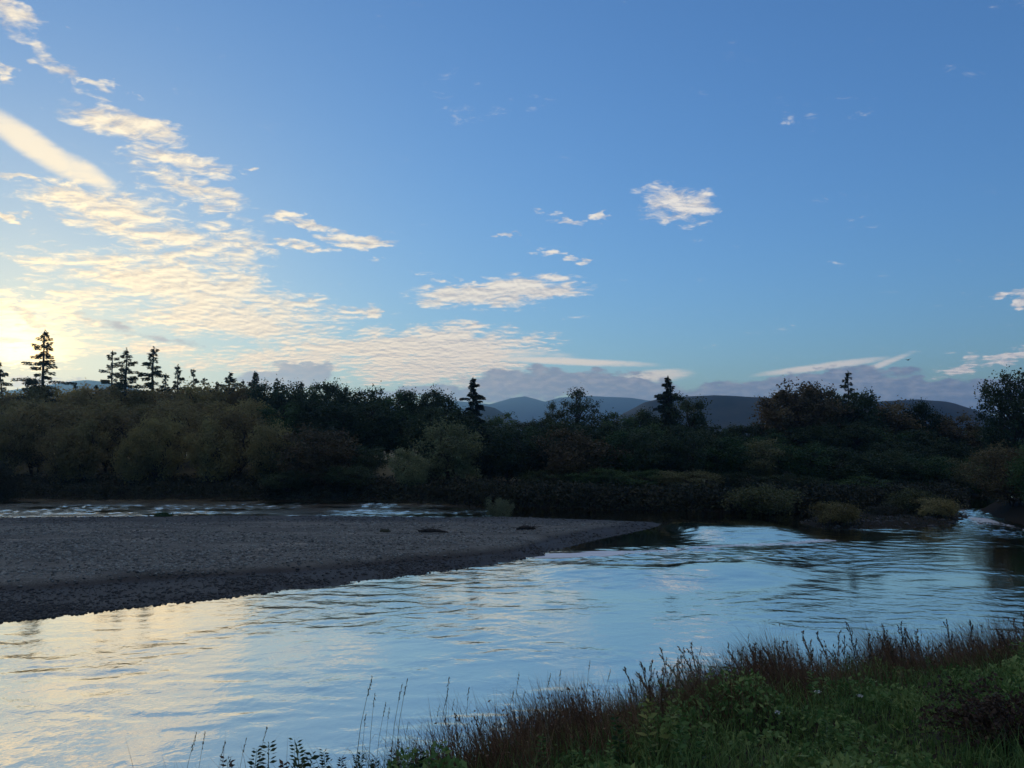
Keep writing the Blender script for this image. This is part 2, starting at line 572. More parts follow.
L_SCRUB = leaf_mat('bank_scrub_leaves', (0.018, 0.022, 0.013), (0.036, 0.039, 0.021), (0.068, 0.063, 0.030))
L_SAGE = leaf_mat('sage_willow_leaves', (0.12, 0.13, 0.055), (0.20, 0.21, 0.09), (0.28, 0.28, 0.13), .35)
L_OLIVE_GLARE = leaf_mat('glare_lifted_olive_leaves', (0.127, 0.109, 0.041), (0.237, 0.200, 0.081), (0.346, 0.291, 0.109), .55)  # olive leaves lightened in colour to stand in for sun glare over the left wood
L_BROWN_GLARE = leaf_mat('glare_lifted_brown_leaves', (0.119, 0.091, 0.036), (0.218, 0.168, 0.069), (0.309, 0.246, 0.101), .55)  # brown leaves of the left wood, sun glare likewise put into their colour
L_GOLD = leaf_mat('golden_bush_leaves', (0.12, 0.10, 0.035), (0.22, 0.18, 0.065), (0.32, 0.27, 0.11), .35)

# ------------------------------------------------------------------ the ground, the river and its shores
def W(lst):
    return [at(px, py, 0.0) for px, py in lst]


FAR_LAND = [(-9000, 9000), (-9000, 118), (-160, 112)] + W([(-60, 497), (0, 498), (80, 499), (180, 498), (260, 499), (350, 501), (450, 504), (540, 508),
            (620, 510), (700, 511), (770, 512), (850, 513), (930, 511), (962, 507)]) + [(66, 112), (90, 130), (160, 138), (9000, 160), (9000, 9000)]
ISLAND = W([(800, 524), (832, 529), (870, 528), (920, 527), (955, 523), (968, 516), (950, 513), (900, 513.5), (850, 515), (815, 518)])
RIGHT_LAND = W([(978, 509), (985, 513), (1005, 519), (1024, 525), (1100, 548), (1300, 590)]) + [(90, 10), (9000, 10), (9000, 125), (160, 125), (95, 118), (72, 105)]
BAR = [(-110, 22), (-60, 27)] + W([(0, 622), (60, 616), (120, 609), (240, 596), (320, 587), (400, 577), (480, 566), (530, 558), (556, 550), (596, 540),
       (648, 529), (668, 524), (600, 521), (520, 519), (430, 518), (330, 517), (200, 517.2), (100, 518), (0, 520)]) + [(-70, 78), (-110, 76)]
NEAR_LAND = [(-60, -40), (-60, 2), (-40, 4), (-12, 4.5), (-6, 7.4), (-2.4, 9.9), (3, 13.6), (8.1, 16.0), (10.8, 16.3), (20, 17.5), (42, 16), (60, 10), (60, -40)]


def h_far(x, y):
    s = sdist(x, y, FAR_LAND)
    r = -1.3 + 1.3 * sstep(s, -4.5, 0) + 1.2 * sstep(s, 0, 1.6) + 2.3 * sstep(s, 1.5, 20) * sstep(np.asarray(x), 10, -30) \
        + 0.9 * sstep(s, 2, 30) + 0.35 * (fbm(x, y, 3, 9) - .5) * sstep(s, 0, 4)
    return r


def h_island(x, y):
    s = sdist(x, y, ISLAND)
    return -1.3 + 1.3 * sstep(s, -3, 0) + 0.35 * sstep(s, 0, 1.5) + 0.3 * (fbm(x, y, 5, 1.5) - .5) * sstep(s, -.5, .8)


def h_right(x, y):
    s = sdist(x, y, RIGHT_LAND)
    return -1.3 + 1.3 * sstep(s, -3, 0) + 1.3 * sstep(s, 0, 2.5) + 1.5 * sstep(s, 2, 20) + 0.3 * (fbm(x, y, 9, 6) - .5) * sstep(s, 0, 4)


def h_near(x, y):
    s = sdist(x, y, NEAR_LAND)
    top = 3.5 + 0.10 * np.clip(s, 0, 25) + 0.28 * (fbm(x, y, 21, 1.6) - .5)
    return np.where(s > 0, top, 0) + np.where(s <= 0, np.maximum(3.5 + 0.28 * (fbm(x, y, 21, 1.6) - .5) + s * 0.85, -1.6), 0)


def h_bar(x, y):
    s = sdist(x, y, BAR)
    w = fbm(x, y, 31, 7) - .5
    s2 = s + w * 2.2 * sstep(s, 0.2, 3)
    front = sstep(np.asarray(y), 70, 58)
    low = 1 - .75 * sstep(np.asarray(y), 58, 76)
    c = np.clip(2.2 + (-4 - np.asarray(x)) * .19, 1.4, 6.5) * front + 1.5 * (1 - front)
    z = -0.9 + 0.9 * sstep(s, -4, 0) ** 2 + 0.10 * sstep(s2, 0, 1.6) + 0.16 * sstep(s2 / c, .1, 1) + 0.42 * low * sstep(s2 - c, 0, 1.2) + 0.2 * low * sstep(s2 - c, 1, 10)
    return z + 0.16 * w * sstep(s, 0, 3) + 0.07 * (fbm(x, y, 33, 1.1) - .5) * sstep(s, 0, 1)


def ground_z(x, y):
    return float(np.max([h_far([x], [y])[0], h_island([x], [y])[0], h_right([x], [y])[0]]))


def grid(xs, ys):
    X, Y = np.meshgrid(xs, ys)
    nx, ny = len(xs), len(ys)
    i = np.arange(nx * ny).reshape(ny, nx)
    q = np.stack([i[:-1, :-1], i[:-1, 1:], i[1:, 1:], i[1:, :-1]], axis=-1).reshape(-1, 4)
    return X.ravel(), Y.ravel(), q


def drop(V, q, keep):
    """keep only the faces whose corners are all kept"""
    k = keep[q].all(axis=1)
    q = q[k]
    used = np.unique(q)
    mp = np.full(len(V), -1)
    mp[used] = np.arange(len(used))
    return V[used], mp[q], used


def stretch(lo, hi, step, far):
    core = np.arange(lo, hi + step * .5, step)
    k = np.geomspace(1, far, 26)
    return np.concatenate([lo - k[::-1], core, hi + k])


gx, gy, gq = grid(stretch(-120, 120, .8, 8800), stretch(-20, 170, .8, 8800))
gz = np.maximum(np.maximum(h_far(gx, gy), h_island(gx, gy)), h_right(gx, gy))
sn = sdist(gx, gy, NEAR_LAND)
gz = np.where(sn > -6, np.minimum(gz, -1.45), gz)
o = obj('ground', mesh_from('ground', np.stack([gx, gy, gz], 1), [gq], [M_GROUND], True))
tag(o, kind='structure')
del gx, gy, gz, gq, sn

# the near bank the picture is taken from
nx_, ny_, nq = grid(np.arange(-30, 45, .16), np.arange(-14, 26, .16))
nz = h_near(nx_, ny_)
V, nq, _ = drop(np.stack([nx_, ny_, nz], 1), nq, nz > -1.5)
tag(obj('riverbank', mesh_from('riverbank', V, [nq], [M_BANK], True)), kind='structure')

# the gravel bar
bx, by, bq = grid(np.arange(-95, 20, .22), np.arange(20, 92, .22))
bz = h_bar(bx, by)
V, bq, _ = drop(np.stack([bx, by, bz], 1), bq, bz > -0.8)
tag(obj('gravel_bar', mesh_from('gravel_bar', V, [bq], [M_BAR], True)), kind='structure')


def icosa():
    p = (1 + 5 ** .5) / 2
    v = np.array([(-1, p, 0), (1, p, 0), (-1, -p, 0), (1, -p, 0), (0, -1, p), (0, 1, p), (0, -1, -p), (0, 1, -p), (p, 0, -1), (p, 0, 1), (-p, 0, -1), (-p, 0, 1)])
    v /= np.linalg.norm(v[0])
    f = np.array([(0, 11, 5), (0, 5, 1), (0, 1, 7), (0, 7, 10), (0, 10, 11), (1, 5, 9), (5, 11, 4), (11, 10, 2), (10, 7, 6), (7, 1, 8),
                  (3, 9, 4), (3, 4, 2), (3, 2, 6), (3, 6, 8), (3, 8, 9), (4, 9, 5), (2, 4, 11), (6, 2, 10), (8, 6, 7), (9, 8, 1)])
    return v, f


def stones(N, pick, name, mat, lo, hi):
    v, f = icosa()
    x, y, z = pick(N)
    n = len(x)
    s = lo * (hi / lo) ** (RNG.uniform(0, 1, n) ** 2.2)
    sc = np.stack([s * RNG.uniform(.8, 1.4, n), s * RNG.uniform(.7, 1.1, n), s * RNG.uniform(.4, .75, n)], 1)
    a = RNG.uniform(0, 6.28, n)
    P = v[None] * sc[:, None] * RNG.uniform(.82, 1.15, (n, 12, 1))
    ca, sa = np.cos(a)[:, None], np.sin(a)[:, None]
    Q = np.stack([P[..., 0] * ca - P[..., 1] * sa + x[:, None], P[..., 0] * sa + P[..., 1] * ca + y[:, None], P[..., 2] + (z + sc[:, 2] * .25)[:, None]], -1)
    F = (f[None] + (np.arange(n) * 12)[:, None, None]).reshape(-1, 3)
    return mesh_from(name, Q.reshape(-1, 3), [F], [mat], True, attrs={'tint': np.repeat(RNG.uniform(0, 1, n), 12)})


def stone_mat():
    m, g, out = new_mat('stones')
    t = attr(g, 'tint')
    z = g.sep(g.new('ShaderNodeNewGeometry').outputs['Position'])[2]
    c = g.mix(t, (0.055, 0.056, 0.05), (0.30, 0.292, 0.245))
    wet = g.smooth(z, 0.34, 0.62, 1.0, 0.0)
    c = g.mix(g.m('MULTIPLY', wet, 0.82), c, (0.03, 0.029, 0.028))
    d = g.new('ShaderNodeBsdfPrincipled')
    g.put(d.inputs['Base Color'], c)
    d.inputs['Roughness'].default_value = 0.8
    d.inputs['Specular IOR Level'].default_value = 0.25
    g.l.new(d.outputs[0], out.inputs[0])
    return m


M_STONE = stone_mat()
M_WETSTONE = rough_mat('dark_wet_stones', (.03, .03, .028), (.09, .082, .072), 1.5, rough=.6)


def pick_bar(N):
    # more stones where the bar is close to the camera
    px, py = RNG.uniform(-40, 680, N * 3), RNG.uniform(512, 640, N * 3)
    a, b = (px - CX) / F_PX, (CY - py) / F_PX
    c, s = math.cos(PITCH), math.sin(PITCH)
    ry, rz = c - b * s, s + b * c
    t = (0.6 - CAM_Z) / rz
    x, y = a * t, ry * t
    k = (sdist(x, y, BAR) > -.15)
    x, y = x[k], y[k]
    k = RNG.uniform(0, 1, len(x)) < .25 + 1.5 * sstep(fbm(x * .5, y, 91, 3.5, 3), .35, .65)
    x, y = x[k][:N], y[k][:N]
    return x, y, h_bar(x, y)


o = obj('gravel', stones(34000, pick_bar, 'gravel', M_STONE, .03, .13))
tag(o, 'grey cobbles and pebbles lying all over the gravel bar', 'gravel', kind='stuff')


def pick_island(N):
    x, y = RNG.uniform(28, 54, N), RNG.uniform(60, 95, N)
    s = sdist(x, y, ISLAND)
    k = (s > -1.2) & (RNG.uniform(0, 1, N) < .6)
    x, y = x[k], y[k]
    return x, y, h_island(x, y)


o = obj('stones', stones(4500, pick_island, 'stones', M_WETSTONE, .06, .3))
tag(o, 'dark wet stones round the low islet of bushes in the rapids', 'stones', kind='stuff')


# ------------------------------------------------------------------ water
def water_mat():
    m, g, out = new_mat('river_water')
    geo = g.new('ShaderNodeNewGeometry')
    pos = geo.outputs['Position']
    st = g.v('MULTIPLY', pos, (1.0, 1.0, 1.0))
    d = g.new('ShaderNodeBsdfPrincipled')
    d.inputs['Base Color'].default_value = (0.012, 0.014, 0.013, 1)
    d.inputs['Roughness'].default_value = 0.2
    d.inputs['IOR'].default_value = 1.33
    gl = g.new('ShaderNodeBsdfGlossy')
    gl.inputs['Color'].default_value = (1.0, 0.91, 0.745, 1)
    g.put(gl.inputs['Roughness'], attr(g, 'rough'))
    fr = g.new('ShaderNodeFresnel')
    fr.inputs[0].default_value = 1.33
    wet = g.new('ShaderNodeMixShader')
    g.put(wet.inputs[0], g.m('MULTIPLY_ADD', fr.outputs[0], 0.25, 0.84, clamp=True))
    g.l.new(d.outputs[0], wet.inputs[1])
    g.l.new(gl.outputs[0], wet.inputs[2])
    ripple = attr(g, 'ripple')
    h = g.m('ADD', g.m('MULTIPLY', g.noise(st, 1.9, 2, 0.5, 0.6), 1.0), g.m('MULTIPLY', g.noise(st, 6.0, 3, 0.55, 0.8), 0.24))
    b = g.new('ShaderNodeBump')
    b.inputs['Strength'].default_value = 1.0
    b.inputs['Distance'].default_value = 1.0
    g.put(b.inputs['Height'], g.m('MULTIPLY', h, ripple))
    g.l.new(b.outputs[0], gl.inputs['Normal'])
    g.l.new(b.outputs[0], fr.inputs['Normal'])
    foam = attr(g, 'foam')
    fn = g.noise(g.v('MULTIPLY', pos, (1.0, 0.6, 1.0)), 3.2, 5, 0.68, 0.5)
    f = g.smooth(g.m('ADD', fn, g.m('MULTIPLY', g.m('SUBTRACT', foam, 0.5), 0.9)), 0.56, 0.74)
    w = g.new('ShaderNodeBsdfDiffuse')
    w.inputs['Color'].default_value = (0.72, 0.75, 0.78, 1)
    mx = g.new('ShaderNodeMixShader')
    g.put(mx.inputs[0], g.m('MULTIPLY', f, g.m('MULTIPLY', foam, 0.9, clamp=True)))
    g.l.new(wet.outputs[0], mx.inputs[1])
    g.l.new(w.outputs[0], mx.inputs[2])
    g.l.new(mx.outputs[0], out.inputs[0])
    return m


def river():
    ys = [9.0]
    while ys[-1] < 150:
        ys.append(ys[-1] + min(max(0.0034 * ys[-1], .09), .5))
    xs = np.concatenate([np.arange(-140, -62, 1.2), np.arange(-62, 62, .21), np.arange(62, 140, 1.2)])
    x, y, q = grid(xs, np.array(ys))
    r = np.random.default_rng(11)
    # slow patches and boils: ripples differ from place to place
    patch = .22 + 1.5 * sstep(fbm(x, y * 1.6, 41, 8, 4), .36, .72)
    wx, wy = x + 2.2 * (fbm(x, y, 43, 5, 3) - .5), y + 2.2 * (fbm(x, y, 45, 5, 3) - .5)
    z = np.zeros_like(x)
    for i in range(70):
        lam = 0.55 * (2.6 / 0.55) ** r.uniform()
        th = r.normal(math.radians(97), math.radians(27))
        k = 2 * math.pi / lam
        amp = 0.0050 / k
        z += amp * np.sin(k * (wx * math.cos(th) + wy * math.sin(th)) + r.uniform(0, 6.28))
    z *= patch

    def zone(px0, py0, px1, py1, soft):
        """1 inside a stretch of water given by its two picture corners on the level z = 0"""
        (xa, ya), (xb, yb) = at(px0, py1), at(px1, py1)
        _, yt = at(px0, py0)
        k = y / ya
        return sstep(x, xa * k - soft, xa * k + soft) * sstep(x, xb * k + soft, xb * k - soft) * sstep(y, ya - soft, ya + soft) * sstep(y, yt + soft * 1.6, yt - soft * 1.6)

    def line(pts, wid):
        P = W(pts)
        best = np.full(x.shape, 1e9)
        for (ax, ay), (bx_, by_) in zip(P[:-1], P[1:]):
            ex, ey = bx_ - ax, by_ - ay
            t = np.clip(((x - ax) * ex + (y - ay) * ey) / (ex * ex + ey * ey), 0, 1)
            best = np.minimum(best, np.hypot(x - ax - t * ex, y - ay - t * ey))
        return np.exp(-(best / wid) ** 2)

    broken = .75 * line([(556, 561), (650, 563), (740, 560), (840, 549)], 1.8)
    chan = sstep(y, 77, 82) * sstep(x, 3, -10)
    rif = np.maximum(line([(548, 557), (600, 555), (660, 551), (700, 549)], 2.0), .25 * line([(700, 540), (760, 538), (820, 533)], 3.0))
    rif = np.maximum(rif, broken)
    rif = np.maximum(rif, line([(968, 511), (975, 520), (985, 526), (1024, 536)], 3.0))
    calm = line([(575, 544), (620, 536), (690, 526), (760, 521), (820, 518)], 6.0)
    rif = np.maximum(rif * (1 - .9 * calm), .3 * line([(620, 518), (760, 516), (800, 519)], 1.5))
    z *= 1 - .88 * calm
    rif = np.maximum(rif, chan * (.3 + .9 * sstep(fbm(x * .3, y, 97, 2.6, 3), .3, .55)))
    ch = np.zeros_like(x)
    for i in range(36):
        lam = 0.55 * (2.4 / 0.55) ** r.uniform()
        th = r.normal(math.radians(80), math.radians(45))
        k = 2 * math.pi / lam
        ch += 0.046 / k * np.sin(k * (wx * math.cos(th) + wy * math.sin(th)) + r.uniform(0, 6.28))
    z += ch * rif
    # the smooth tongue where the river drops over the riffle, and its slack water above
    x0, y0 = at(785, 547)
    x1, y1 = at(785, 531)
    sx = sstep(x, x0 - 7, x0 - 3) * sstep(x, x0 + 7, x0 + 2)
    z += 0.55 * sx * sstep(y, y0, y1) * sstep(y, y1 + 16, y1 + 1)
    # standing waves below it
    cl = W([(530, 566), (560, 569), (650, 572), (740, 567), (830, 554)])
    yc = np.interp(x, [p[0] for p in cl], [p[1] for p in cl]) + 1.2 * (fbm(x, y, 47, 3) - .5)
    on = sstep(x, cl[0][0] - 1, cl[1][0] + 1) * sstep(x, cl[-1][0] + 1, cl[-2][0] - 1)
    t = y - yc
    z += 0.31 * on * np.where(t > 0, sstep(t, 3.6, 0), sstep(t, -7, 0))
    foam = np.clip(1.15 * line([(545, 556), (575, 555), (600, 554)], 1.3) + .8 * line([(600, 553), (660, 551), (720, 546), (790, 544), (830, 541)], 1.0)
                   + .62 * line([(962, 509), (968, 516), (980, 525)], 1.4) + .6 * line([(985, 519), (1024, 530)], 1.1) + .45 * line([(650, 518), (760, 516)], .8)
                   + .5 * line([(430, 505), (500, 508)], .8), 0, 1)
    ripple = (.004 + .016 * patch) + .045 * rif
    back = sstep(y, 74, 84)
    ripple = ripple * (1 - .35 * back) * (1 - .85 * calm)
    return obj('river', mesh_from('river', np.stack([x, y, z], 1), [q], [water_mat()], True, attrs={'ripple': ripple, 'foam': foam, 'rough': .045 + .17 * chan * sstep(fbm(x * .35, y, 95, 3.2, 3), .2, .5)}))


tag(river(), kind='structure')


# ------------------------------------------------------------------ hills and mountains
def ridge(name, prof, D, depth, mat, n=220, rough=.05, seed=1):
    """a ridge whose skyline is listed as picture points at depth D; falls away to both sides"""
    P = [at_y(px, py, D) for px, py in prof]
    xs = np.linspace(P[0][0], P[-1][0], n)
    top = np.interp(xs, [p[0] for p in P], [p[1] for p in P])
    ys = np.linspace(D - depth, D + depth, 60)
    X, Y, q = grid(xs, ys)
    T = np.tile(top, len(ys))
    f = np.exp(-((Y - D) / (depth * .5)) ** 2 * 2.2)
    f = (f - f.min()) / (1 - f.min())
    Z = 2 + (T - 2) * f
    Z += (fbm(X, Y, seed, depth * .22, 5) - .5) * T * rough * 4 * f * (1 - .75 * f)
    Z = np.maximum(Z, -0.5)
    tag(obj(name, mesh_from(name, np.stack([X, Y, Z], 1), [q], [mat], True)), kind='structure')


ridge('hill', [(560, 439), (600, 430), (622, 414), (645, 402), (668, 397), (712, 395), (760, 398), (830, 401), (870, 402), (915, 400), (940, 402),
               (965, 410), (985, 418), (1040, 424), (1120, 420), (1250, 418), (1400, 439)], 1500, 520, M_HILL, seed=3)
ridge('hill', [(380, 439), (440, 432), (480, 405), (495, 408), (512, 418), (530, 425), (560, 436), (590, 439)], 1900, 420, M_HILL, seed=5)
ridge('mountain', [(380, 439), (420, 406), (450, 400), (470, 402), (490, 404), (508, 399), (525, 396), (545, 402), (560, 398), (590, 396), (630, 398), (680, 404), (740, 420), (800, 439)],
      5200, 1100, M_MOUNTAIN, seed=7)
ridge('mountain', [(-260, 439), (-120, 400), (0, 392), (40, 386), (70, 381), (90, 380), (110, 382), (160, 394), (230, 398), (320, 400), (380, 402), (450, 425), (500, 439)], 3300, 750, M_MOUNTAIN, seed=9)


# ------------------------------------------------------------------ air
def haze():
    m = bpy.data.materials.new('air')
    m.use_nodes = True
    m.node_tree.nodes.clear()
    g = G(m.node_tree)
    p = g.new('ShaderNodeVolumePrincipled')
    p.inputs['Color'].default_value = (0.30, 0.62, 1.0, 1)
    p.inputs['Density'].default_value = HAZE
    p.inputs['Anisotropy'].default_value = 0.6
    out = g.new('ShaderNodeOutputMaterial')
    g.l.new(p.outputs[0], out.inputs['Volume'])
    lo, hi = (-9200, -9200, -2.7), (9200, 9200, 350)
    v = [(x, y, z) for z in (lo[2], hi[2]) for y in (lo[1], hi[1]) for x in (lo[0], hi[0])]
    f = [(0, 2, 3, 1), (4, 5, 7, 6), (0, 1, 5, 4), (2, 6, 7, 3), (0, 4, 6, 2), (1, 3, 7, 5)]
    o = obj('haze', mesh_from('haze', v, [np.array(f)], [m]))
    tag(o, 'thin blue morning haze lying over the whole river valley', 'haze', kind='stuff')


HAZE = 0.00015
if HAZE:
    haze()

# ------------------------------------------------------------------ trees
def spruce_meshes(name, h, r, seed, gaps=.25, droop=.35, bare=.1, lean=0.0, leaf=L_SPRUCE, dens=1.0):
    rr = np.random.default_rng(seed)
    T, Cn = MB(), MB()
    k = 9
    zs = np.linspace(0, h, k)
    off = lambda z: lean * (z / h) ** 1.5 * h
    T.tube([(off(z) + rr.normal(0, .03), rr.normal(0, .03), z) for z in zs], [max(.02, .011 * h * (1 - z / h) ** .8 + .02) for z in zs], 7)
    z = bare * h
    Cs, Ax, Sz, Ti = [], [], [], []
    while z < h * .985:
        f = (z / h - bare) / (1 - bare)
        L0 = r * (1 - f) ** .75 * (0.75 + .25 * math.sin(f * 40 + seed)) + .18
        nb = int(rr.integers(4, 7))
        for b in range(nb):
            if rr.uniform() < gaps:
                continue
            a = rr.uniform(0, 6.283)
            L = L0 * rr.uniform(.45, 1.25)
            zb = z + rr.uniform(-.028, .028) * h * (1 - f)
            rise = .25 * L * (f * 1.6 - .3)
            pts = []
            for s in np.linspace(0, 1, 4):
                pts.append((off(z) + math.cos(a) * L * s, math.sin(a) * L * s, zb + rise * s - droop * L * s * s * (1 - f * .7)))
            pts = np.array(pts)
            T.tube(pts, [.035 * (1 - f) + .015, .028 * (1 - f) + .012, .015, .006], 3)
            m = max(9, int(L * 70 * dens))
            s = rr.uniform(.12, 1.0, m) ** .8
            p = np.stack([np.interp(s, np.linspace(0, 1, 4), pts[:, i]) for i in range(3)], 1)
            side = np.array((-math.sin(a), math.cos(a), 0))
            w = (rr.uniform(-1, 1, m) * .26 * L * (1.05 - s * .7))
            p = p + side * w[:, None]
            p[:, 2] -= rr.uniform(-.08, .5, m) + .12 * np.abs(w)
            d = (pts[-1] - pts[0]) / L
            ax = d[None] * .7 + side * np.sign(w)[:, None] * .5 + np.array((0, 0, -.45))
            Cs.append(p), Ax.append(ax), Sz.append(rr.uniform(.2, .46, m)), Ti.append(np.clip(.2 + .5 * s + rr.normal(0, .15, m), 0, 1))
        z += h * .019 * rr.uniform(.7, 1.4) + .08
    m = 14
    Cs.append(np.stack([off(h) + rr.normal(0, .05, m), rr.normal(0, .05, m), h - rr.uniform(0, 1.0, m)], 1))
    Ax.append(np.tile((0, 0, 1.), (m, 1))), Sz.append(np.full(m, .3)), Ti.append(np.full(m, .5))
    Cn.leaves(np.concatenate(Cs), np.concatenate(Sz), .38, np.concatenate(Ti), np.concatenate(Ax), .72)
    return T.mesh(name + '_trunk', M_BARK), Cn.mesh(name + '_crown', leaf), h, r


def broad_meshes(name, h, r, seed, base=.22, nclump=85, per=130, leaf=L_DARK, lsize=.46, airy=1.0, stems=1, shape=1.0, bark=None, spread=.62):
    """trunk and limbs to clump centres spread unevenly through an irregular envelope; leaf faces round each clump"""
    rr = np.random.default_rng(seed)
    T, Cn = MB(), MB()
    zc, zr = h * (base + 1) / 2, h * (1 - base) / 2
    lob = rr.normal(size=(7, 3))
    lob /= np.linalg.norm(lob, axis=1, keepdims=True)
    lob[:, 2] = np.abs(lob[:, 2]) * rr.choice([-.4, 1, 1], 7)
    lamp = rr.uniform(-.22, .34, 7)
    d = rr.normal(size=(nclump, 3))
    d /= np.linalg.norm(d, axis=1, keepdims=True)
    fac = 1 + (np.clip(d @ lob.T, 0, 1) ** 3 * lamp).sum(1)
    rad = rr.uniform(.12, 1, nclump) ** .42 * fac * .9
    c = np.stack([d[:, 0] * r * rad, d[:, 1] * r * rad, zc + d[:, 2] * zr * rad], 1)
    # narrower foot, rounder head
    f = (c[:, 2] - h * base) / (h * (1 - base))
    pinch = np.clip(.62 + .6 * f, .55, 1.0) ** shape
    c[:, :2] *= pinch[:, None]
    c[:, 2] = np.clip(c[:, 2], h * base * .6 + .2, h * 1.0)
    # the stems
    heads = []
    for s in range(stems):
        a = rr.uniform(0, 6.283)
        sp = 0 if stems == 1 else r * .45
        tip = np.array((math.cos(a) * sp, math.sin(a) * sp, h * (.82 if stems == 1 else .6)))
        root = np.array((math.cos(a) * sp * .2, math.sin(a) * sp * .2, -.15))
        pts = np.array([root + (tip - root) * t + rr.normal(0, .02 * h * (t > 0), 3) * (1, 1, 0) for t in np.linspace(0, 1, 7)])
        r0 = (.017 * h + .03) / math.sqrt(stems)
        T.tube(pts, [r0 * (1 - t) ** .8 + .02 for t in np.linspace(0, 1, 7)], 7)
        heads.append(pts)
    for i in range(nclump):
        hp = heads[i % stems]
        want = c[i, 2] - .55 * math.hypot(c[i, 0] - hp[-1][0] * .5, c[i, 1] - hp[-1][1] * .5) - .1 * h
        zi = float(np.clip(want, hp[1][2] * .8, hp[-1][2]))
        p0 = np.array([np.interp(zi, hp[:, 2], hp[:, j]) for j in range(3)])
        mid = (p0 + c[i]) / 2 + np.array((0, 0, .06 * h)) * rr.uniform(-.3, 1) + rr.normal(0, .015 * h, 3)
        T.tube([p0, mid, c[i]], [.0045 * h + .01, .003 * h + .008, .008], 4)
    cr = (r * zr * r) ** (1 / 3) * spread / nclump ** (1 / 3) * 1.55
    n = (per * rr.uniform(.45, 1.4, nclump) * airy).astype(int) + 4
    idx = np.repeat(np.arange(nclump), n)
    P = c[idx] + rr.normal(size=(len(idx), 3)) * cr * np.array((.62, .62, .48)) * rr.uniform(.6, 1.25, nclump)[idx][:, None]
    P[:, 2] = np.maximum(P[:, 2], .05)
    ct = rr.uniform(0, 1, nclump)
    Cn.leaves(P, lsize, .6, np.clip(ct[idx] * .7 + rr.uniform(0, .4, len(idx)), 0, 1))
    # stray sprays that break the outline
    ns = nclump * 9
    j = rr.integers(0, nclump, ns)
    out = c[j] - np.array((0, 0, zc))
    out /= np.linalg.norm(out, axis=1, keepdims=True) + 1e-6
    Cn.leaves(c[j] + out * rr.uniform(.4, 1.4, ns)[:, None] * cr + rr.normal(0, .3 * cr, (ns, 3)), lsize * .8, .55)
    A = np.concatenate(Cn.v)
    H, R = np.percentile(A[:, 2], 99.3), np.percentile(np.hypot(A[:, 0], A[:, 1]), 93)
    return T.mesh(name + '_trunk', bark or M_BARK), Cn.mesh(name + '_crown', leaf), H, R


SP = {
    'tall': spruce_meshes('tall_spruce', 26, 4.6, 11, .38, .3, .12),
    'thin': spruce_meshes('thin_spruce', 22, 3.0, 12, .42, .3, .2),
    'dense': spruce_meshes('dense_spruce', 20, 4.6, 13, .12, .3, .04, dens=1.3),
    'ragged': spruce_meshes('ragged_spruce', 22, 4.0, 14, .45, .2, .15),
    'cone': spruce_meshes('cone_spruce', 20, 4.2, 15, .08, .42, .05, dens=1.5),
    'leaning': spruce_meshes('leaning_spruce', 20, 2.0, 16, .55, .3, .3, lean=-.09),
    'pine': spruce_meshes('scots_pine', 20, 3.6, 17, .45, -.1, .45, dens=1.5),
}
BR = {
    'a': broad_meshes('wood_tree', 16, 5.0, 21, base=.06),
    'b': broad_meshes('wood_tree', 15, 4.4, 22, base=.05, shape=1.4),
    'c': broad_meshes('wood_tree', 17, 4.6, 23, base=.08, nclump=70),
    'd': broad_meshes('wood_tree', 15, 5.4, 24, base=.12, nclump=100),
    'airy': broad_meshes('airy_tree', 17, 4.6, 25, base=.3, nclump=60, per=100, airy=.8, spread=.45, lsize=.34),
    'dome': broad_meshes('dome_tree', 16, 6.6, 26, base=.1, nclump=150, per=110, spread=.6),
    'big': broad_meshes('big_tree', 18, 6.2, 27, base=.12, nclump=120, per=120, spread=.5, lsize=.36),
}
BU = {
    'a': broad_meshes('willow', 8, 4.4, 31, base=.03, nclump=85, per=120, stems=4, lsize=.3, leaf=L_OLIVE, shape=.6),
    'b': broad_meshes('willow', 8, 4.0, 32, base=.02, nclump=80, per=120, stems=3, lsize=.3, leaf=L_OLIVE, shape=.5),
    'c': broad_meshes('willow', 9, 4.2, 33, base=.05, nclump=75, per=90, stems=5, lsize=.3, leaf=L_BROWN, airy=.9),
    'd': broad_meshes('willow', 9, 4.8, 34, base=.05, nclump=95, per=110, stems=4, lsize=.32, leaf=L_GREEN, shape=.5),
    'low': broad_meshes('shore_bush', 3, 2.6, 35, base=.02, nclump=45, per=150, stems=5, lsize=.19, leaf=L_PALE, shape=.3),
    'low2': broad_meshes('shore_bush', 3.4, 3.2, 36, base=.02, nclump=60, per=130, stems=6, lsize=.2, leaf=L_OLIVE, shape=.3),
}


def plant(name, src, px, top, half, D, label, cat='tree', group=None, leaf=None, sink=.1, trunk='trunk', crown='crown'):
    """stand a copy of a grown tree at depth D on the ground, as tall and wide as in the photograph"""
    x, zt = at_y(px, top, D)
    zg = max(ground_z(x, D), float(h_bar([x], [D])[0]))
    h = max(zt - zg, 1.0)
    w = half / F_PX * D
    tm, cm, H, R = src
    rz = random.uniform(0, 6.283) if src is not SP['leaning'] else 0.0
    t = thing(name, label, cat, (x, D, zg - sink), rz, (w / R, w / R, h / H), group)
    obj(trunk, tm, t)
    c = obj(crown, cm, t)
    if leaf is not None:
        c.material_slots[0].link = 'OBJECT'
        c.material_slots[0].material = leaf
    return t


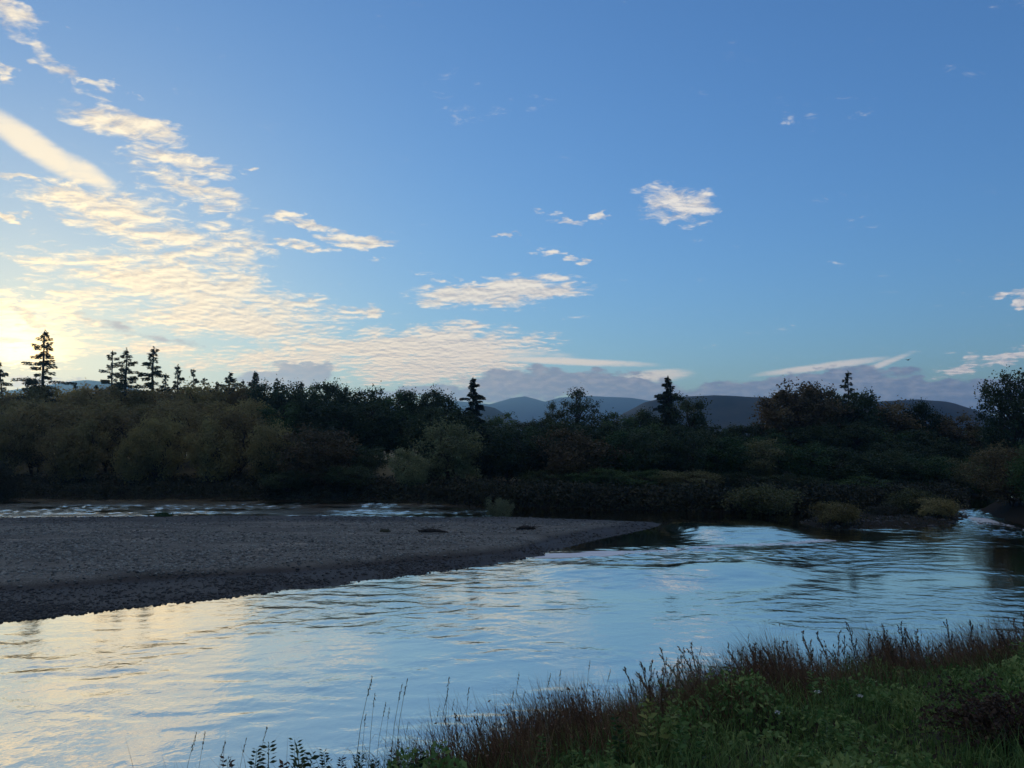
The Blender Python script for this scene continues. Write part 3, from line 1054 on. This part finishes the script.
# skyline conifers, each one of its own
for px, top, half, D, kind, lab in (
        (10, 353, 13, 152, 'leaning', 'thin leaning bare topped spruce at the left edge in front of the sun'),
        (45, 328, 27, 150, 'tall', 'tallest spruce on the left skyline standing beside the bright sun'),
        (113, 350, 19, 152, 'ragged', 'left one of two spruces grown close together on the left skyline'),
        (127, 347, 25, 149, 'tall', 'right one of two spruces grown close together on the left skyline'),
        (154, 346, 21, 152, 'thin', 'slender spruce with a long bare spire right of the close pair'),
        (178, 364, 15, 154, 'thin', 'short narrow spruce next right of the slender spire'),
        (194, 368, 15, 153, 'ragged', 'small ragged spruce beside the short narrow one on the left skyline'),
        (230, 372, 21, 156, 'pine', 'bushy flat topped pine breaking the left skyline'),
        (255, 371, 15, 151, 'dense', 'dark pointed conifer at the right end of the left row of conifers'),
        (473, 376, 17, 138, 'cone', 'broad dark fir in the centre left skyline before the far mountain'),
        (668, 375, 19, 146, 'cone', 'dense cone shaped spruce rising before the dark rounded hill'),
        (848, 370, 15, 142, 'thin', 'small spruce top poking out of dark broadleaf crowns at right')):
    plant('pine_tree' if kind == 'pine' else 'spruce_tree', SP[kind], px, top, half * {'cone': 1.7, 'leaning': 1.1, 'dense': 1.9}.get(kind, 1.5), D, lab, group='conifers on the skyline')

for i, (px, top) in enumerate(((28, 376), (76, 381), (97, 384), (166, 373), (205, 377), (217, 381), (243, 379), (277, 377), (301, 381), (346, 385), (409, 389), (437, 392), (1000, 392))):
    plant('spruce_tree', SP[('thin', 'ragged', 'dense')[i % 3]], px, top, 15 + (i * 5) % 7, 153 + i % 5, 'small dark spruce tip just clearing the crowns of the wood', group='small spruce tips along the wood')

# notable broadleaf trees
plant('broadleaf_tree', BR['airy'], 578, 389, 22, 142, 'open airy broadleaf tree with sky showing through in front of far mountains')
plant('broadleaf_tree', BR['airy'], 553, 402, 12, 143, 'thin pale small tree touching the left side of the open airy tree')
plant('broadleaf_tree', BR['c'], 688, 395, 22, 145, 'rounded tree leaning on the right side of the cone shaped spruce')
plant('broadleaf_tree', BR['dome'], 795, 385, 37, 138, 'great dome shaped autumn tree with brown tinged top', leaf=L_BROWN)
plant('broadleaf_tree', BR['a'], 830, 391, 26, 140, 'dark broadleaf tree between the brown dome and the small spruce', leaf=L_DARK)
plant('broadleaf_tree', BR['d'], 860, 394, 24, 139, 'dark broadleaf tree just right of the small spruce top', leaf=L_DARK)
plant('broadleaf_tree', BR['b'], 893, 404, 27, 140, 'rusty brown autumn tree below the right shoulder of the hill', leaf=L_BROWN)
plant('broadleaf_tree', BR['d'], 925, 404, 20, 138, 'dark round headed tree beside the rusty autumn tree', leaf=L_DARK)
plant('broadleaf_tree', BR['b'], 955, 416, 24, 136, 'lower tree with reddish tinge right of the dark round head', leaf=L_BROWN)
plant('broadleaf_tree', BR['c'], 978, 428, 20, 134, 'low dull tree in the dip left of the big tree at the right edge', leaf=L_OLIVE)
plant('broadleaf_tree', BR['big'], 1012, 374, 36, 108, 'big loose crowned tree at the right edge of the river view', leaf=L_DARK)
plant('broadleaf_tree', BR['big'], 1058, 384, 36, 112, 'big tree mostly cut off by the right edge', leaf=L_DARK)

# the wood: crowns that make the skyline and rows of crowns in front of it
rows = [(147, [(-210, 386), (-170, 385), (-130, 386), (-90, 384), (-45, 384), (-12, 387), (22, 388), (48, 386), (78, 391), (96, 390), (122, 388), (148, 389), (172, 388), (196, 388), (216, 386), (240, 387)], 20, L_DARK),
        (142, [(268, 383), (288, 386), (308, 388), (328, 385), (350, 391), (372, 388), (392, 395), (410, 394), (428, 393), (446, 398), (498, 412), (520, 421), (541, 419), (604, 416), (622, 411), (642, 412),
               (656, 418), (706, 424), (724, 428), (744, 426), (766, 424), (900, 418), (945, 424), (990, 428)], 17, L_DARK),
        (132, [(-230, 398), (-190, 400), (-150, 398), (-110, 400), (-70, 399), (-30, 400), (5, 402), (40, 401), (75, 404), (110, 402), (145, 403), (180, 402), (215, 401), (250, 400), (285, 400), (315, 402), (345, 404), (375, 404), (405, 408), (435, 410), (465, 412),
               (495, 424), (525, 428), (555, 424), (585, 426), (615, 424), (645, 426), (675, 426), (705, 432), (735, 434), (765, 432), (795, 428), (825, 425), (855, 425), (885, 428), (915, 432), (945, 436), (975, 440)], 22, L_DARK)]
rows.append((163, [(px, 391 + (px * 7) % 5) for px in range(-150, 262, 24)], 19, L_DARK))
j = 0
for D, pts, half, leaf in rows:
    for px, top in pts:
        left = px < 262
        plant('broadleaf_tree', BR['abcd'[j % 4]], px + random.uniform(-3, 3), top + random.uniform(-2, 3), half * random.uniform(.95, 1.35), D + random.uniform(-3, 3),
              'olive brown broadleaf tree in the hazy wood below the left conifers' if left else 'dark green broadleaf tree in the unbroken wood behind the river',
              group='trees of the hazy left wood' if left else 'trees of the dark wood', leaf=(L_OLIVE_GLARE if j % 3 else L_BROWN_GLARE) if left else (L_GREEN if j % 4 == 2 else leaf))
        j += 1

# willows along the far shore, in front of the wood
for px, top, half, D, kind, leaf, lab in (
        (322, 428, 44, 108, 'a', L_BROWN, 'wide dull brown willow standing out left of the pale round willows'),
        (408, 449, 19, 104, 'b', L_OLIVE, 'small round olive willow just left of the big pale willow'),
        (455, 422, 34, 108, 'a', L_OLIVE, 'big round pale olive willow at the centre of the far shore'),
        (512, 430, 28, 109, 'd', L_DARK, 'dark willow directly right of the big pale olive willow'),
        (574, 430, 38, 108, 'b', L_BROWN, 'wide brownish willow below the open airy tree'),
        (1012, 446, 34, 82, 'a', L_BROWN, 'brown green willow leaning over the water at the right edge'),
        (1050, 440, 34, 76, 'd', L_GREEN, 'green willow cut off by the right edge above the bank'),
        (2, 462, 17, 103, 'b', L_SCRUB, 'dark low bush on the bank at the far left edge')):
    plant('willow_tree', BU[kind], px, top, half, D, lab, leaf=L_SAGE if px in (455, 408) else leaf)
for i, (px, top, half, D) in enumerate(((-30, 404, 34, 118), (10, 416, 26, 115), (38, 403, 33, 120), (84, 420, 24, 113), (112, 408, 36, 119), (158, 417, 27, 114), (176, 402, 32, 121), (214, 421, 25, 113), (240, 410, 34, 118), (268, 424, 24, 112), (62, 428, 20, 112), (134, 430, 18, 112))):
    plant('willow_tree', BU['cacb'[i % 4]], px, top, half, D, 'leggy olive brown willow on the pale grassy left bank', group='leggy willows of the left bank', leaf=L_OLIVE_GLARE if i % 2 else L_BROWN_GLARE)
for i, (px, top, half, D) in enumerate(((282, 440, 24, 112), (366, 446, 22, 112), (432, 448, 20, 111), (487, 446, 20, 111), (540, 440, 24, 112), (612, 432, 30, 110), (650, 430, 32, 109), (690, 434, 30, 108),
                                        (728, 438, 32, 107), (766, 440, 30, 106), (805, 444, 30, 104), (842, 448, 32, 103), (880, 450, 30, 104), (915, 455, 32, 105), (950, 458, 28, 108), (980, 456, 22, 112), (905, 440, 34, 120), (955, 444, 30, 122),
                                        (600, 468, 30, 103), (690, 470, 34, 101), (640, 470, 30, 102), (745, 472, 32, 100), (800, 474, 32, 98), (860, 476, 30, 97), (545, 470, 26, 104), (350, 465, 26, 105), (290, 470, 26, 106))):
    plant('willow_tree', BU['dab'[i % 3]], px, top, half, D, 'dark green willow in the closed thicket along the far shore', group='willows of the far shore thicket', leaf=(L_GREEN, L_DARK, L_DARK, L_GREEN, L_OLIVE)[i % 5] if px > 560 else L_DARK)

# bushes at the water
for px, top, half, D, kind, leaf, lab in (
        (441, 489, 11, 99, 'low', L_SCRUB, 'small dark bush at the edge of the back channel'),
        (500, 498, 13, 81, 'low', L_PALE, 'small pale bush behind the far edge of the gravel bar'),
        (762, 485, 35, 85.5, 'low2', L_OLIVE, 'wide dull olive bush on the shore above the rapids'),
        (838, 501, 24, 72, 'low', L_GOLD, 'rounded straw coloured bush standing in the rapids'),
        (912, 488, 22, 81, 'low2', L_OLIVE, 'taller olive bush at the back of the low islet'),
        (938, 497, 22, 78, 'low', L_GOLD, 'straw tinged bush on the right end of the low islet'),
        (885, 505, 18, 80, 'low2', L_SCRUB, 'low dark bush in the middle of the islet')):
    plant('shrub', BU[kind], px, top, half, D, lab, 'bush', leaf=leaf, trunk='stems', crown='foliage')


# dark undergrowth along the far bank: nobody could count it
def undergrowth():
    m = MB()
    xs = np.linspace(-118, 62, 4200)
    P = np.array(FAR_LAND[2:19])
    yb = np.interp(xs, P[:, 0], P[:, 1])
    for k in range(16):
        s = RNG.uniform(-.3, 2.2 if k < 8 else 10, len(xs))
        x, y = xs + RNG.uniform(-.5, .5, len(xs)), yb + s
        z = h_far(x, y)
        edge_low = np.where(x < -8, sstep(s, .2, 3.5) * .9 + .1, 1.0)
        hh = edge_low * RNG.uniform(0, 1, len(xs)) ** 1.5 * (.4 + 1.5 * fbm(x, y, 61, 3.0)) * np.where(xs < -22, .75, 1.25)
        m.leaves(np.stack([x, y, z + hh], 1), .42, .55)
    me = m.mesh('undergrowth', L_SCRUB)
    tag(obj('undergrowth', me), 'dark tangled undergrowth hanging over the far bank of the river', 'undergrowth', kind='stuff')


undergrowth()


def islet_grass():
    m = MB()
    N = 9000
    x, y = RNG.uniform(28, 56, N), RNG.uniform(60, 95, N)
    k = sdist(x, y, ISLAND) > -.2
    x, y = x[k], y[k]
    m.leaves(np.stack([x, y, h_island(x, y) + RNG.uniform(0, .4, len(x))], 1), .3, .25, axis=np.array((0, 0, 1.)), axis_w=.6)
    tag(obj('islet_grass', m.mesh('islet_grass', L_SCRUB)), 'dark sedge growing on the low islet in the rapids', 'sedge', kind='stuff')


islet_grass()

# ------------------------------------------------------------------ on the gravel bar
def blades(x, y, z, L, lean, w, a, m, curl=1.0, tint=None):
    n = len(x)
    V = []
    for t, ww in ((0, 1), (.4, .9), (.75, .6), (1, .1)):
        cx, cy, cz = x + np.cos(a) * lean * L * t ** 1.6 * curl, y + np.sin(a) * lean * L * t ** 1.6 * curl, z + L * t * (1 - .2 * t * lean)
        for sg in (-1, 1):
            V.append(np.stack([cx + w * ww * sg, cy + 0 * cx, cz], 1))
    V = np.stack(V, 1).reshape(-1, 3)
    b = (np.arange(n) * 8)[:, None]
    q = np.concatenate([b + np.array([[0, 1, 3, 2]]), b + np.array([[2, 3, 5, 4]]), b + np.array([[4, 5, 7, 6]])])
    m.add(V, q=q, tint=np.repeat(RNG.uniform(0, 1, n) if tint is None else tint, 8))


def bar_at(px, py):
    z = .7
    for _ in range(4):
        x, y = at(px, py, z)
        z = float(h_bar([x], [y])[0])
    return x, y, z


def driftwood(px, py, ln, label, seed):
    rr = np.random.default_rng(seed)
    x, y, z = bar_at(px, py)
    t = thing('driftwood', label, 'driftwood', (x, y, z), rr.uniform(-.2, .2))
    m = MB()
    m.tube([(-ln * .5, 0, .1), (-ln * .2, .05, .2), (ln * .15, -.04, .19), (ln * .5, .1, .08)], [.07, .14, .12, .04], 8)
    obj('log', m.mesh('driftwood_log', M_BARK, True), t)
    m = MB()
    for i in range(26):
        a, p = rr.uniform(0, 6.28), rr.uniform(-.45, .45) * ln
        l = rr.uniform(.4, 1.1)
        e = np.array((p + math.cos(a) * l, math.sin(a) * l * .6, .15 + rr.uniform(.0, .6) * l))
        s = np.array((p, 0, .15))
        m.tube([s, (s + e) / 2 + rr.normal(0, .06, 3), e], [.03, .02, .006], 4)
    obj('branches', m.mesh('driftwood_branches', M_BARK), t)


driftwood(433, 533, 2.4, 'dark tangle of driftwood lying on the middle of the gravel bar', 3)
driftwood(526, 530, 1.6, 'small dark snag of driftwood near the tip of the gravel bar', 5)


def tuft(px, py, w, hgt, n, leaf, label, seed):
    """one tuft: blades that all spring from a single low cushion"""
    rr = np.random.default_rng(seed)
    x, y, z = bar_at(px, py)
    m = MB()
    m.tube([(-w * .5, 0, -.03), (-w * .2, .02, .05), (w * .2, -.02, .05), (w * .5, 0, -.03)], [.03, .2, .2, .03], 8)
    c = np.stack([rr.normal(0, w * .3, n), rr.normal(0, .16, n), np.zeros(n)], 1)
    c[:, 0] = np.clip(c[:, 0], -w * .5, w * .5)
    blades(c[:, 0], c[:, 1], c[:, 2], rr.uniform(.3, 1, n) * hgt * 1.5, rr.uniform(.1, .8, n), .02, rr.uniform(0, 6.28, n), m)
    o = obj('grass_tuft', m.mesh('grass_tuft', leaf))
    o.location = (x, y, z)
    tag(o, label, 'grass tuft')


tuft(163, 516.5, 1.6, .4, 260, L_GREEN, 'low green grass tuft on the far edge of the gravel bar', 1)
tuft(385, 532, .8, .2, 60, L_SCRUB, 'low scrap of dry growth on the gravel bar left of the driftwood', 2)


# ------------------------------------------------------------------ the bird
def bird():
    x, z = at_y(908, 360, 90)
    t = thing('bird', 'small dark bird flying past a white wisp of cloud on the right', 'bird', (x, 90, z), .4)
    m = MB()
    v = []
    prof = [(-.24, .012), (-.16, .03), (-.05, .055), (.06, .055), (.13, .035), (.17, .035), (.2, .012)]
    m.tube([(a, 0, 0) for a, _ in prof], [b for _, b in prof], 8)
    W_ = []
    for s in (-1, 1):
        n0 = len(W_)
        top = [(.07, .03, .02), (.06, .2, .10), (.0, .42, .13), (-.06, .03, .02), (-.05, .2, .10), (-.03, .42, .13)]
        V = [(a, b * s, c) for a, b, c in top] + [(a, b * s, c - .012) for a, b, c in top]
        q = [(0, 1, 4, 3), (1, 2, 5, 4), (6, 9, 10, 7), (7, 10, 11, 8), (0, 6, 7, 1), (1, 7, 8, 2), (3, 4, 10, 9), (4, 5, 11, 10)]
        m.add(V, q=q)
    V = [(-.22, .02, 0), (-.22, -.02, 0), (-.34, -.06, .0), (-.34, .06, .0)]
    m.add(V + [(a, b, c - .01) for a, b, c in V], q=[(0, 1, 2, 3), (7, 6, 5, 4), (0, 3, 7, 4), (1, 5, 6, 2), (2, 6, 7, 3)])
    obj('body', m.mesh('bird_body', rough_mat('feathers', (.015, .015, .016), (.035, .034, .034), 20), False), t)


bird()


# ------------------------------------------------------------------ the near bank
def nz1(x, y):
    return float(h_near([x], [y])[0])


def near_at(px, py):
    z = 3.8
    for _ in range(5):
        x, y = at(px, py, z)
        z = nz1(x, y)
    return x, y, z


def pick_near(N, smin, smax, edge_bias=0.0):
    x, y = RNG.uniform(-7, 17, N), RNG.uniform(6.2, 19, N)
    s = sdist(x, y, NEAR_LAND)
    k = (s > smin) & (s < smax)
    return x[k], y[k], s[k]


def herbage():
    m = MB()
    # broad leaves in mounds
    x, y, s = pick_near(260000, -.6, 9)
    mound = fbm(x, y, 71, 1.15, 3)
    keep = RNG.uniform(0, 1, len(x)) < np.clip(.25 + 1.3 * (mound - .3), .1, 1) * sstep(s, .2, 1.5)
    x, y, s, mound = x[keep], y[keep], s[keep], mound[keep]
    z = h_near(x, y)
    clear = 1 - .6 * np.exp(-(((x - 1.75) / 1.2) ** 2 + ((y - 10.1) / .8) ** 2))
    hh = clear * RNG.uniform(.1, 1, len(x)) ** .6 * (.05 + 1.25 * np.clip(mound - .32, 0, 1))
    m.leaves(np.stack([x, y, z + hh], 1), RNG.uniform(.05, .12, len(x)), .5, np.clip(RNG.normal(.45, .25, len(x)), 0, 1))
    tag(obj('herbs', m.mesh('herbs', L_HERB)), 'dark green leafy herbs covering the near bank', 'herbs', kind='stuff')
    m = MB()
    x, y, s = pick_near(70000, -1.0, 9)
    z = h_near(x, y)
    n = len(x)
    a = RNG.uniform(0, 6.283, n)
    L = RNG.uniform(.15, .5, n) * (.2 + 1.5 * fbm(x, y, 73, 1.2))
    lean = RNG.uniform(.15, .8, n)
    w = .006
    V = []
    for t, ww in ((0, 1), (.55, .8), (1, .05)):
        cx, cy, cz = x + np.cos(a) * lean * L * t * t, y + np.sin(a) * lean * L * t * t, z + L * t * (1 - .3 * t * lean)
        for sg in (-1, 1):
            V.append(np.stack([cx - np.sin(a) * w * ww * sg, cy + np.cos(a) * w * ww * sg, cz], 1))
    V = np.stack(V, 1).reshape(-1, 3)
    b = (np.arange(n) * 6)[:, None]
    q = np.concatenate([b + np.array([[0, 1, 3, 2]]), b + np.array([[2, 3, 5, 4]])])
    m.add(V, q=q, tint=np.repeat(RNG.uniform(0, 1, n), 6))
    tag(obj('grass', m.mesh('grass', L_HERB)), 'dark green grass growing between the herbs of the near bank', 'grass', kind='stuff')


herbage()


def fringe():
    """the rust brown dead growth along the lip of the bank"""
    m = MB()
    x, y, s = pick_near(260000, -1.3, 2.2)
    dens = fbm(x, y, 81, .8, 3)
    k = RNG.uniform(0, 1, len(x)) < np.clip((dens - .25) * 1.9, .05, 1) * (.15 + .85 * sstep(x, -2.2, .2)) * sstep(s + 1.2 * (dens - .5), 2.0, .6)
    x, y, s, dens = x[k], y[k], s[k], dens[k]
    z = h_near(x, y)
    n = len(x)
    L = RNG.uniform(.2, .85, n) * (.2 + 1.5 * dens)
    blades(x, y, z, L, RNG.uniform(.1, .9, n), .0035, RNG.normal(2.9, 1.0, n), m)
    # withered leaves and seed clusters on it
    k = RNG.uniform(0, 1, n) < .55
    c = np.stack([x[k] + RNG.normal(0, .04, k.sum()), y[k] + RNG.normal(0, .04, k.sum()), z[k] + L[k] * RNG.uniform(.1, .9, k.sum())], 1)
    m.leaves(c, .055, .4, axis=np.array((0, 0, 1.)), axis_w=.4)
    tag(obj('dead_grass', m.mesh('dead_grass', L_RUSSET)), 'rust brown dead grass along the lip of the near bank', 'dead grass', kind='stuff')
    m = MB()
    x, y, s = pick_near(30000, -1.0, 1.2)
    k = RNG.uniform(0, 1, len(x)) < .5 * (.3 + .7 * sstep(x, 7, 2)) * sstep(x, -2.4, 0) * sstep(fbm(x, y, 83, .7, 2), .35, .6)
    x, y = x[k], y[k]
    blades(x, y, h_near(x, y), RNG.uniform(.25, .7, len(x)), RNG.uniform(.05, .5, len(x)), .003, RNG.normal(2.9, .8, len(x)), m)
    tag(obj('straw_grass', m.mesh('straw_grass', L_STRAW)), 'straw coloured dry grass mixed into the brown growth at the bank lip', 'dry grass', kind='stuff')


fringe()


def stalk_meshes(seed, h):
    """a dead dock stalk: branched stem and clustered seed heads"""
    rr = np.random.default_rng(seed)
    st, sd = MB(), MB()
    bend = rr.uniform(-.18, .05)
    f = lambda t: np.array((bend * h * t * t, rr.normal(0, .004), h * t))
    st.tube([f(t) for t in (0, .35, .7, 1)], [.006, .005, .004, .002], 4)
    C, A = [], []
    for t in np.linspace(.3, .95, int(rr.integers(5, 9))):
        p = f(t)
        a = rr.uniform(0, 6.28)
        l = h * rr.uniform(.18, .42) * (1.1 - t * .8)
        e = p + np.array((math.cos(a) * l * .38, math.sin(a) * l * .38, l))
        st.tube([p, (p + e) / 2 + (0, 0, -.012), e], [.003, .0025, .0012], 3)
        for s in np.linspace(.35, 1, 9):
            C.append(p + (e - p) * s + rr.normal(0, .006, 3)), A.append((e - p) / l)
    for t in np.linspace(.6, 1, 16):
        C.append(f(t) + rr.normal(0, .007, 3)), A.append((bend, 0, 1.))
    sd.tube([f(t) for t in np.linspace(.55, 1, 5)], [.004, .006, .006, .005, .002], 5)
    sd.leaves(np.array(C), .04, .38, axis=np.array(A), axis_w=.55)
    return st.mesh('stalk_stem', L_RUSSET), sd.mesh('stalk_seed_head', L_RUSSET), h


def stem_meshes(seed, h):
    rr = np.random.default_rng(seed)
    st, sd = MB(), MB()
    bend = rr.uniform(-.2, .2)
    f = lambda t: np.array((bend * h * t ** 2.2, 0, h * t))
    st.tube([f(t) for t in (0, .3, .6, .85, 1)], [.0042, .0035, .0028, .002, .001], 4)
    C = [f(t) + rr.normal(0, .006, 3) for t in np.linspace(.86, 1, 16)]
    sd.leaves(np.array(C), .035, .3, axis=np.array((bend, 0, 1.)), axis_w=.7)
    for t, s in ((.15, 1), (.3, -1), (.5, 1)):
        p = f(t)
        m = p + np.array((s * .06, .01, .10))
        e = p + np.array((s * .16, .02, .12))
        st.add([p + (0, .003, 0), p - (0, .003, 0), m + (0, .005, 0), m - (0, .005, 0), e], q=[(0, 1, 3, 2)], t=[(2, 3, 4)], tint=[.5] * 5)
    return st.mesh('grass_stem', L_STRAW), sd.mesh('grass_ear', L_STRAW), h


def leafy_meshes(seed, h, leaf, dense=1.0):
    rr = np.random.default_rng(seed)
    st, lf = MB(), MB()
    bend = rr.uniform(-.12, .12)
    f = lambda t: np.array((bend * h * t * t, 0, h * t))
    st.tube([f(t) for t in (0, .35, .7, 1)], [.006, .005, .004, .002], 5)
    C, A, Sz = [], [], []
    for i, t in enumerate(np.linspace(.12, 1, int(22 * dense))):
        for a in (i * 1.57, i * 1.57 + 3.14):
            L = h * .15 * (1.25 - .75 * t) * rr.uniform(.8, 1.2) + .02
            d = np.array((math.cos(a), math.sin(a), .35 - .5 * (1 - t)))
            C.append(f(t) + d * L * .55)
            A.append(d), Sz.append(L * (1.15 if dense < 1.2 else .8))
    lf.leaves(np.array(C), np.array(Sz), .42, axis=np.array(A), axis_w=.85)
    return st.mesh('weed_stem', leaf), lf.mesh('weed_leaves', leaf), h


def put(name, src, loc, h, label, cat, parts, group=None, rz=None, leaf=None):
    a, b, H = src
    k = h / H
    t = thing(name, label, cat, loc, random.uniform(-.6, .6) if rz is None else rz, (k, k, k), group)
    obj(parts[0], a, t)
    o = obj(parts[1], b, t)
    if leaf is not None:
        o.material_slots[0].link = 'OBJECT'
        o.material_slots[0].material = leaf
    return t


STALKS = [stalk_meshes(100 + i, .75) for i in range(10)]
STEMS = [stem_meshes(120 + i, 1.2) for i in range(5)]
edge = np.array([(-4.6, 8.35), (-2.4, 9.9), (3, 13.6), (8.1, 16.0), (10.8, 16.3), (14, 16.7)])
seg = np.hypot(*(edge[1:] - edge[:-1]).T)
cum = np.concatenate([[0], np.cumsum(seg)])
for i in range(230):
    if i % 7 == 0:
        cu = random.uniform(4.2, cum[-1])
    u = min(max(random.gauss(cu, .3), 3.6), cum[-1]) if i % 3 else random.uniform(3.6, cum[-1])
    x, y = np.interp(u, cum, edge[:, 0]), np.interp(u, cum, edge[:, 1])
    x, y = x + random.gauss(0, .3), y + random.gauss(-.25, .38)
    hgt = random.uniform(.35, .95) * (1.0 if x > 2 else .85)
    put('dead_stalk', STALKS[i % 10], (x, y, nz1(x, y) - .02), hgt, 'rust brown dead stalk with clustered seeds along the lip of the near bank', 'dead stalk', ('stem', 'seed_head'),
        'dead stalks along the bank lip', leaf=L_BRAMBLE if x > 6 and i % 3 else L_STRAW if i % 4 == 1 else None).rotation_euler = (random.gauss(0, .16), random.gauss(-.16, .26), random.uniform(-1, 1))
for px, top, h, lab in ((360, 676, 1.25, 'tall pale grass stem with a feathery ear, leftmost of the tall clump before the water'),
                        (373, 690, 1.1, None), (366, 712, .9, None), (394, 684, 1.1, None), (399, 678, 1.2, None), (388, 705, .9, None), (380, 700, 1.0, None), (405, 720, .8, None), (411, 735, .7, None),
                        (434, 706, .9, None), (440, 690, 1.1, None), (446, 676, 1.25, None), (449, 700, .9, None), (466, 686, 1.1, 'grass stem leaning over to the right of the tall stems'), (452, 712, .8, None),
                        (513, 672, 1.1, None), (517, 690, .9, None), (556, 668, 1.0, None), (583, 660, 1.0, None), (205, 728, .8, 'lone grass stem at the bottom of the picture left of the leafy weeds'), (222, 742, .7, None),
                        (244, 738, .7, None), (262, 726, .8, None), (190, 735, .7, None), (505, 690, .9, None), (540, 672, .9, None), (600, 668, .8, None), (690, 645, .9, None), (741, 632, .8, None)):
    # the foot stands on the lip of the bank under the tip
    x = (px - CX) / F_PX * 10
    y = 10.0
    for _ in range(4):
        y = float(np.interp(x, edge[:, 0], edge[:, 1])) - .1
        x = (px - CX) / F_PX * y
    _, zt = at_y(px, top, y)
    z0 = nz1(x, y)
    put('tall_grass', STEMS[int(px) % 5], (x, y, z0 - .02), max(zt - z0, .3), lab or 'thin tall dry grass stem standing up against the bright water', 'grass stem', ('stem', 'ear'),
        None if lab else 'tall grass stems against the water')


def at_near_top(px, top, y):
    x, zt = at_y(px, top, y)
    return x, zt


def rng_tilt(i):
    return .22 * math.sin(i * 2.4)


LEAFY = [leafy_meshes(140 + i, .8, L_NETTLE) for i in range(3)]
GREENL = [leafy_meshes(150 + i, .7, L_HERB, 1.7) for i in range(3)]
for px, top, y, src, leaf, lab in (
        (303, 737, 9.75, GREENL[0], L_GREEN, 'tallest green leafy weed at the bottom edge before the water'),
        (269, 742, 9.75, GREENL[1], L_DARK, 'dark leafy weed left of the tallest green one at the bottom edge'),
        (327, 750, 9.8, GREENL[2], L_DARK, 'shorter dark leafy weed right of the tallest green one at the bottom edge'),
        (360, 756, 9.9, GREENL[0], L_DARK, 'low dark leafy weed at the foot of the tall grass stems'),
        (646, 701, 10.6, LEAFY[0], L_NETTLE, 'left one of two tall yellow green nettles in the dark herbs'),
        (669, 699, 10.7, LEAFY[1], L_NETTLE, 'right one of two tall yellow green nettles in the dark herbs'),
        (620, 714, 10.6, LEAFY[2], L_HERB, 'dark nettle left of the two yellow green nettles'),
        (684, 706, 10.8, LEAFY[2], L_HERB, 'slim dark nettle right of the two yellow green nettles'),
        (609, 741, 9.9, LEAFY[0], L_HERB, 'short grey green nettle low down in the herbs'),
        (700, 728, 10.2, LEAFY[1], L_HERB, 'small nettle with yellowing leaf right of the tall pair')):
    x, zt = at_y(px, top, y)
    z0 = nz1(x, y)
    put('leafy_weed', src, (x, y, z0 - .02), max(zt - z0, .25), lab, 'weed', ('stem', 'leaves'), leaf=leaf)

for i, (px, top) in enumerate(((236, 757), (251, 750), (284, 753), (293, 758), (311, 752), (318, 759), (341, 758), (351, 751), (376, 759), (389, 752), (403, 756), (418, 749))):
    y = 9.75 - .35 * (i % 3)
    x, zt = at_y(px, top, y)
    z0 = nz1(x, y)
    put('leafy_weed', (GREENL + LEAFY)[i % 6], (x, y, z0 - .02), max(zt - z0, .25), 'low dark leafy weed at the bottom edge under the tall grass stems', 'weed', ('stem', 'leaves'),
        'dark leafy weeds at the foot of the bank', leaf=L_DARK if i % 3 else L_BRAMBLE).rotation_euler = (0, rng_tilt(i), i * 1.3)

rw = random.Random(5)
for i in range(70):
    u, dd = rw.uniform(3.2, cum[-1]), rw.uniform(1.2, 7.5)
    x, y = np.interp(u, cum, edge[:, 0]) + dd * .42, np.interp(u, cum, edge[:, 1]) - dd * .9
    if y < 7.2 or x > 12.5:
        continue
    put('leafy_weed', (GREENL + LEAFY)[i % 6], (x, y, nz1(x, y) - .02), rw.uniform(.3, .62), 'green leafy weed standing a little above the herbs of the near bank', 'weed', ('stem', 'leaves'),
        'leafy weeds among the herbs', leaf=L_HERB)


def bramble():
    x, y, z = near_at(1012, 752)
    t = thing('bramble_bush', 'dark reddish brown bramble bush at the bottom right of the bank', 'bush', (x, y, z - .05))
    st, lf = MB(), MB()
    rr = np.random.default_rng(77)
    C = []
    for i in range(60):
        a, l = rr.uniform(0, 6.28), rr.uniform(.5, 1.15)
        h = rr.uniform(.3, .8)
        p = [(math.cos(a) * l * s * 1.1, math.sin(a) * l * s * .8, h * math.sin(s * 2.2) * 1.05) for s in np.linspace(0, 1, 6)]
        st.tube(p, [.008, .007, .006, .005, .004, .002], 4)
        for s in rr.uniform(.15, 1, 60):
            C.append([np.interp(s, np.linspace(0, 1, 6), [q[k] for q in p]) + rr.normal(0, .05) for k in range(3)])
    lf.leaves(np.array(C), .062, .6)
    obj('stems', st.mesh('bramble_stems', L_BRAMBLE), t)
    obj('foliage', lf.mesh('bramble_foliage', L_BRAMBLE), t)


bramble()
for px, py, lab in ((778, 724, 'small pale flower head low in the herbs left of the middle of the bank'),
                    (861, 707, 'small white flower head standing in the middle of the herbs'),
                    (818, 702, 'tiny pale flower head above the dark hollow in the herbs')):
    x, y, z = near_at(px, py + 14)
    rr = np.random.default_rng(int(px))
    t = thing('wild_flower', lab, 'flower', (x, y, z))
    m = MB()
    m.tube([(0, 0, 0), (.01, 0, .2), (.0, 0, .36)], [.004, .003, .002], 4)
    obj('stem', m.mesh('flower_stem', L_HERB), t)
    m = MB()
    m.leaves(np.stack([rr.normal(0, .022, 26), rr.normal(0, .022, 26), .37 + rr.normal(0, .008, 26)], 1), .026, .8)
    obj('bloom', m.mesh('flower_bloom', rough_mat('petals', (.45, .43, .38), (.6, .58, .5), 30)), t)
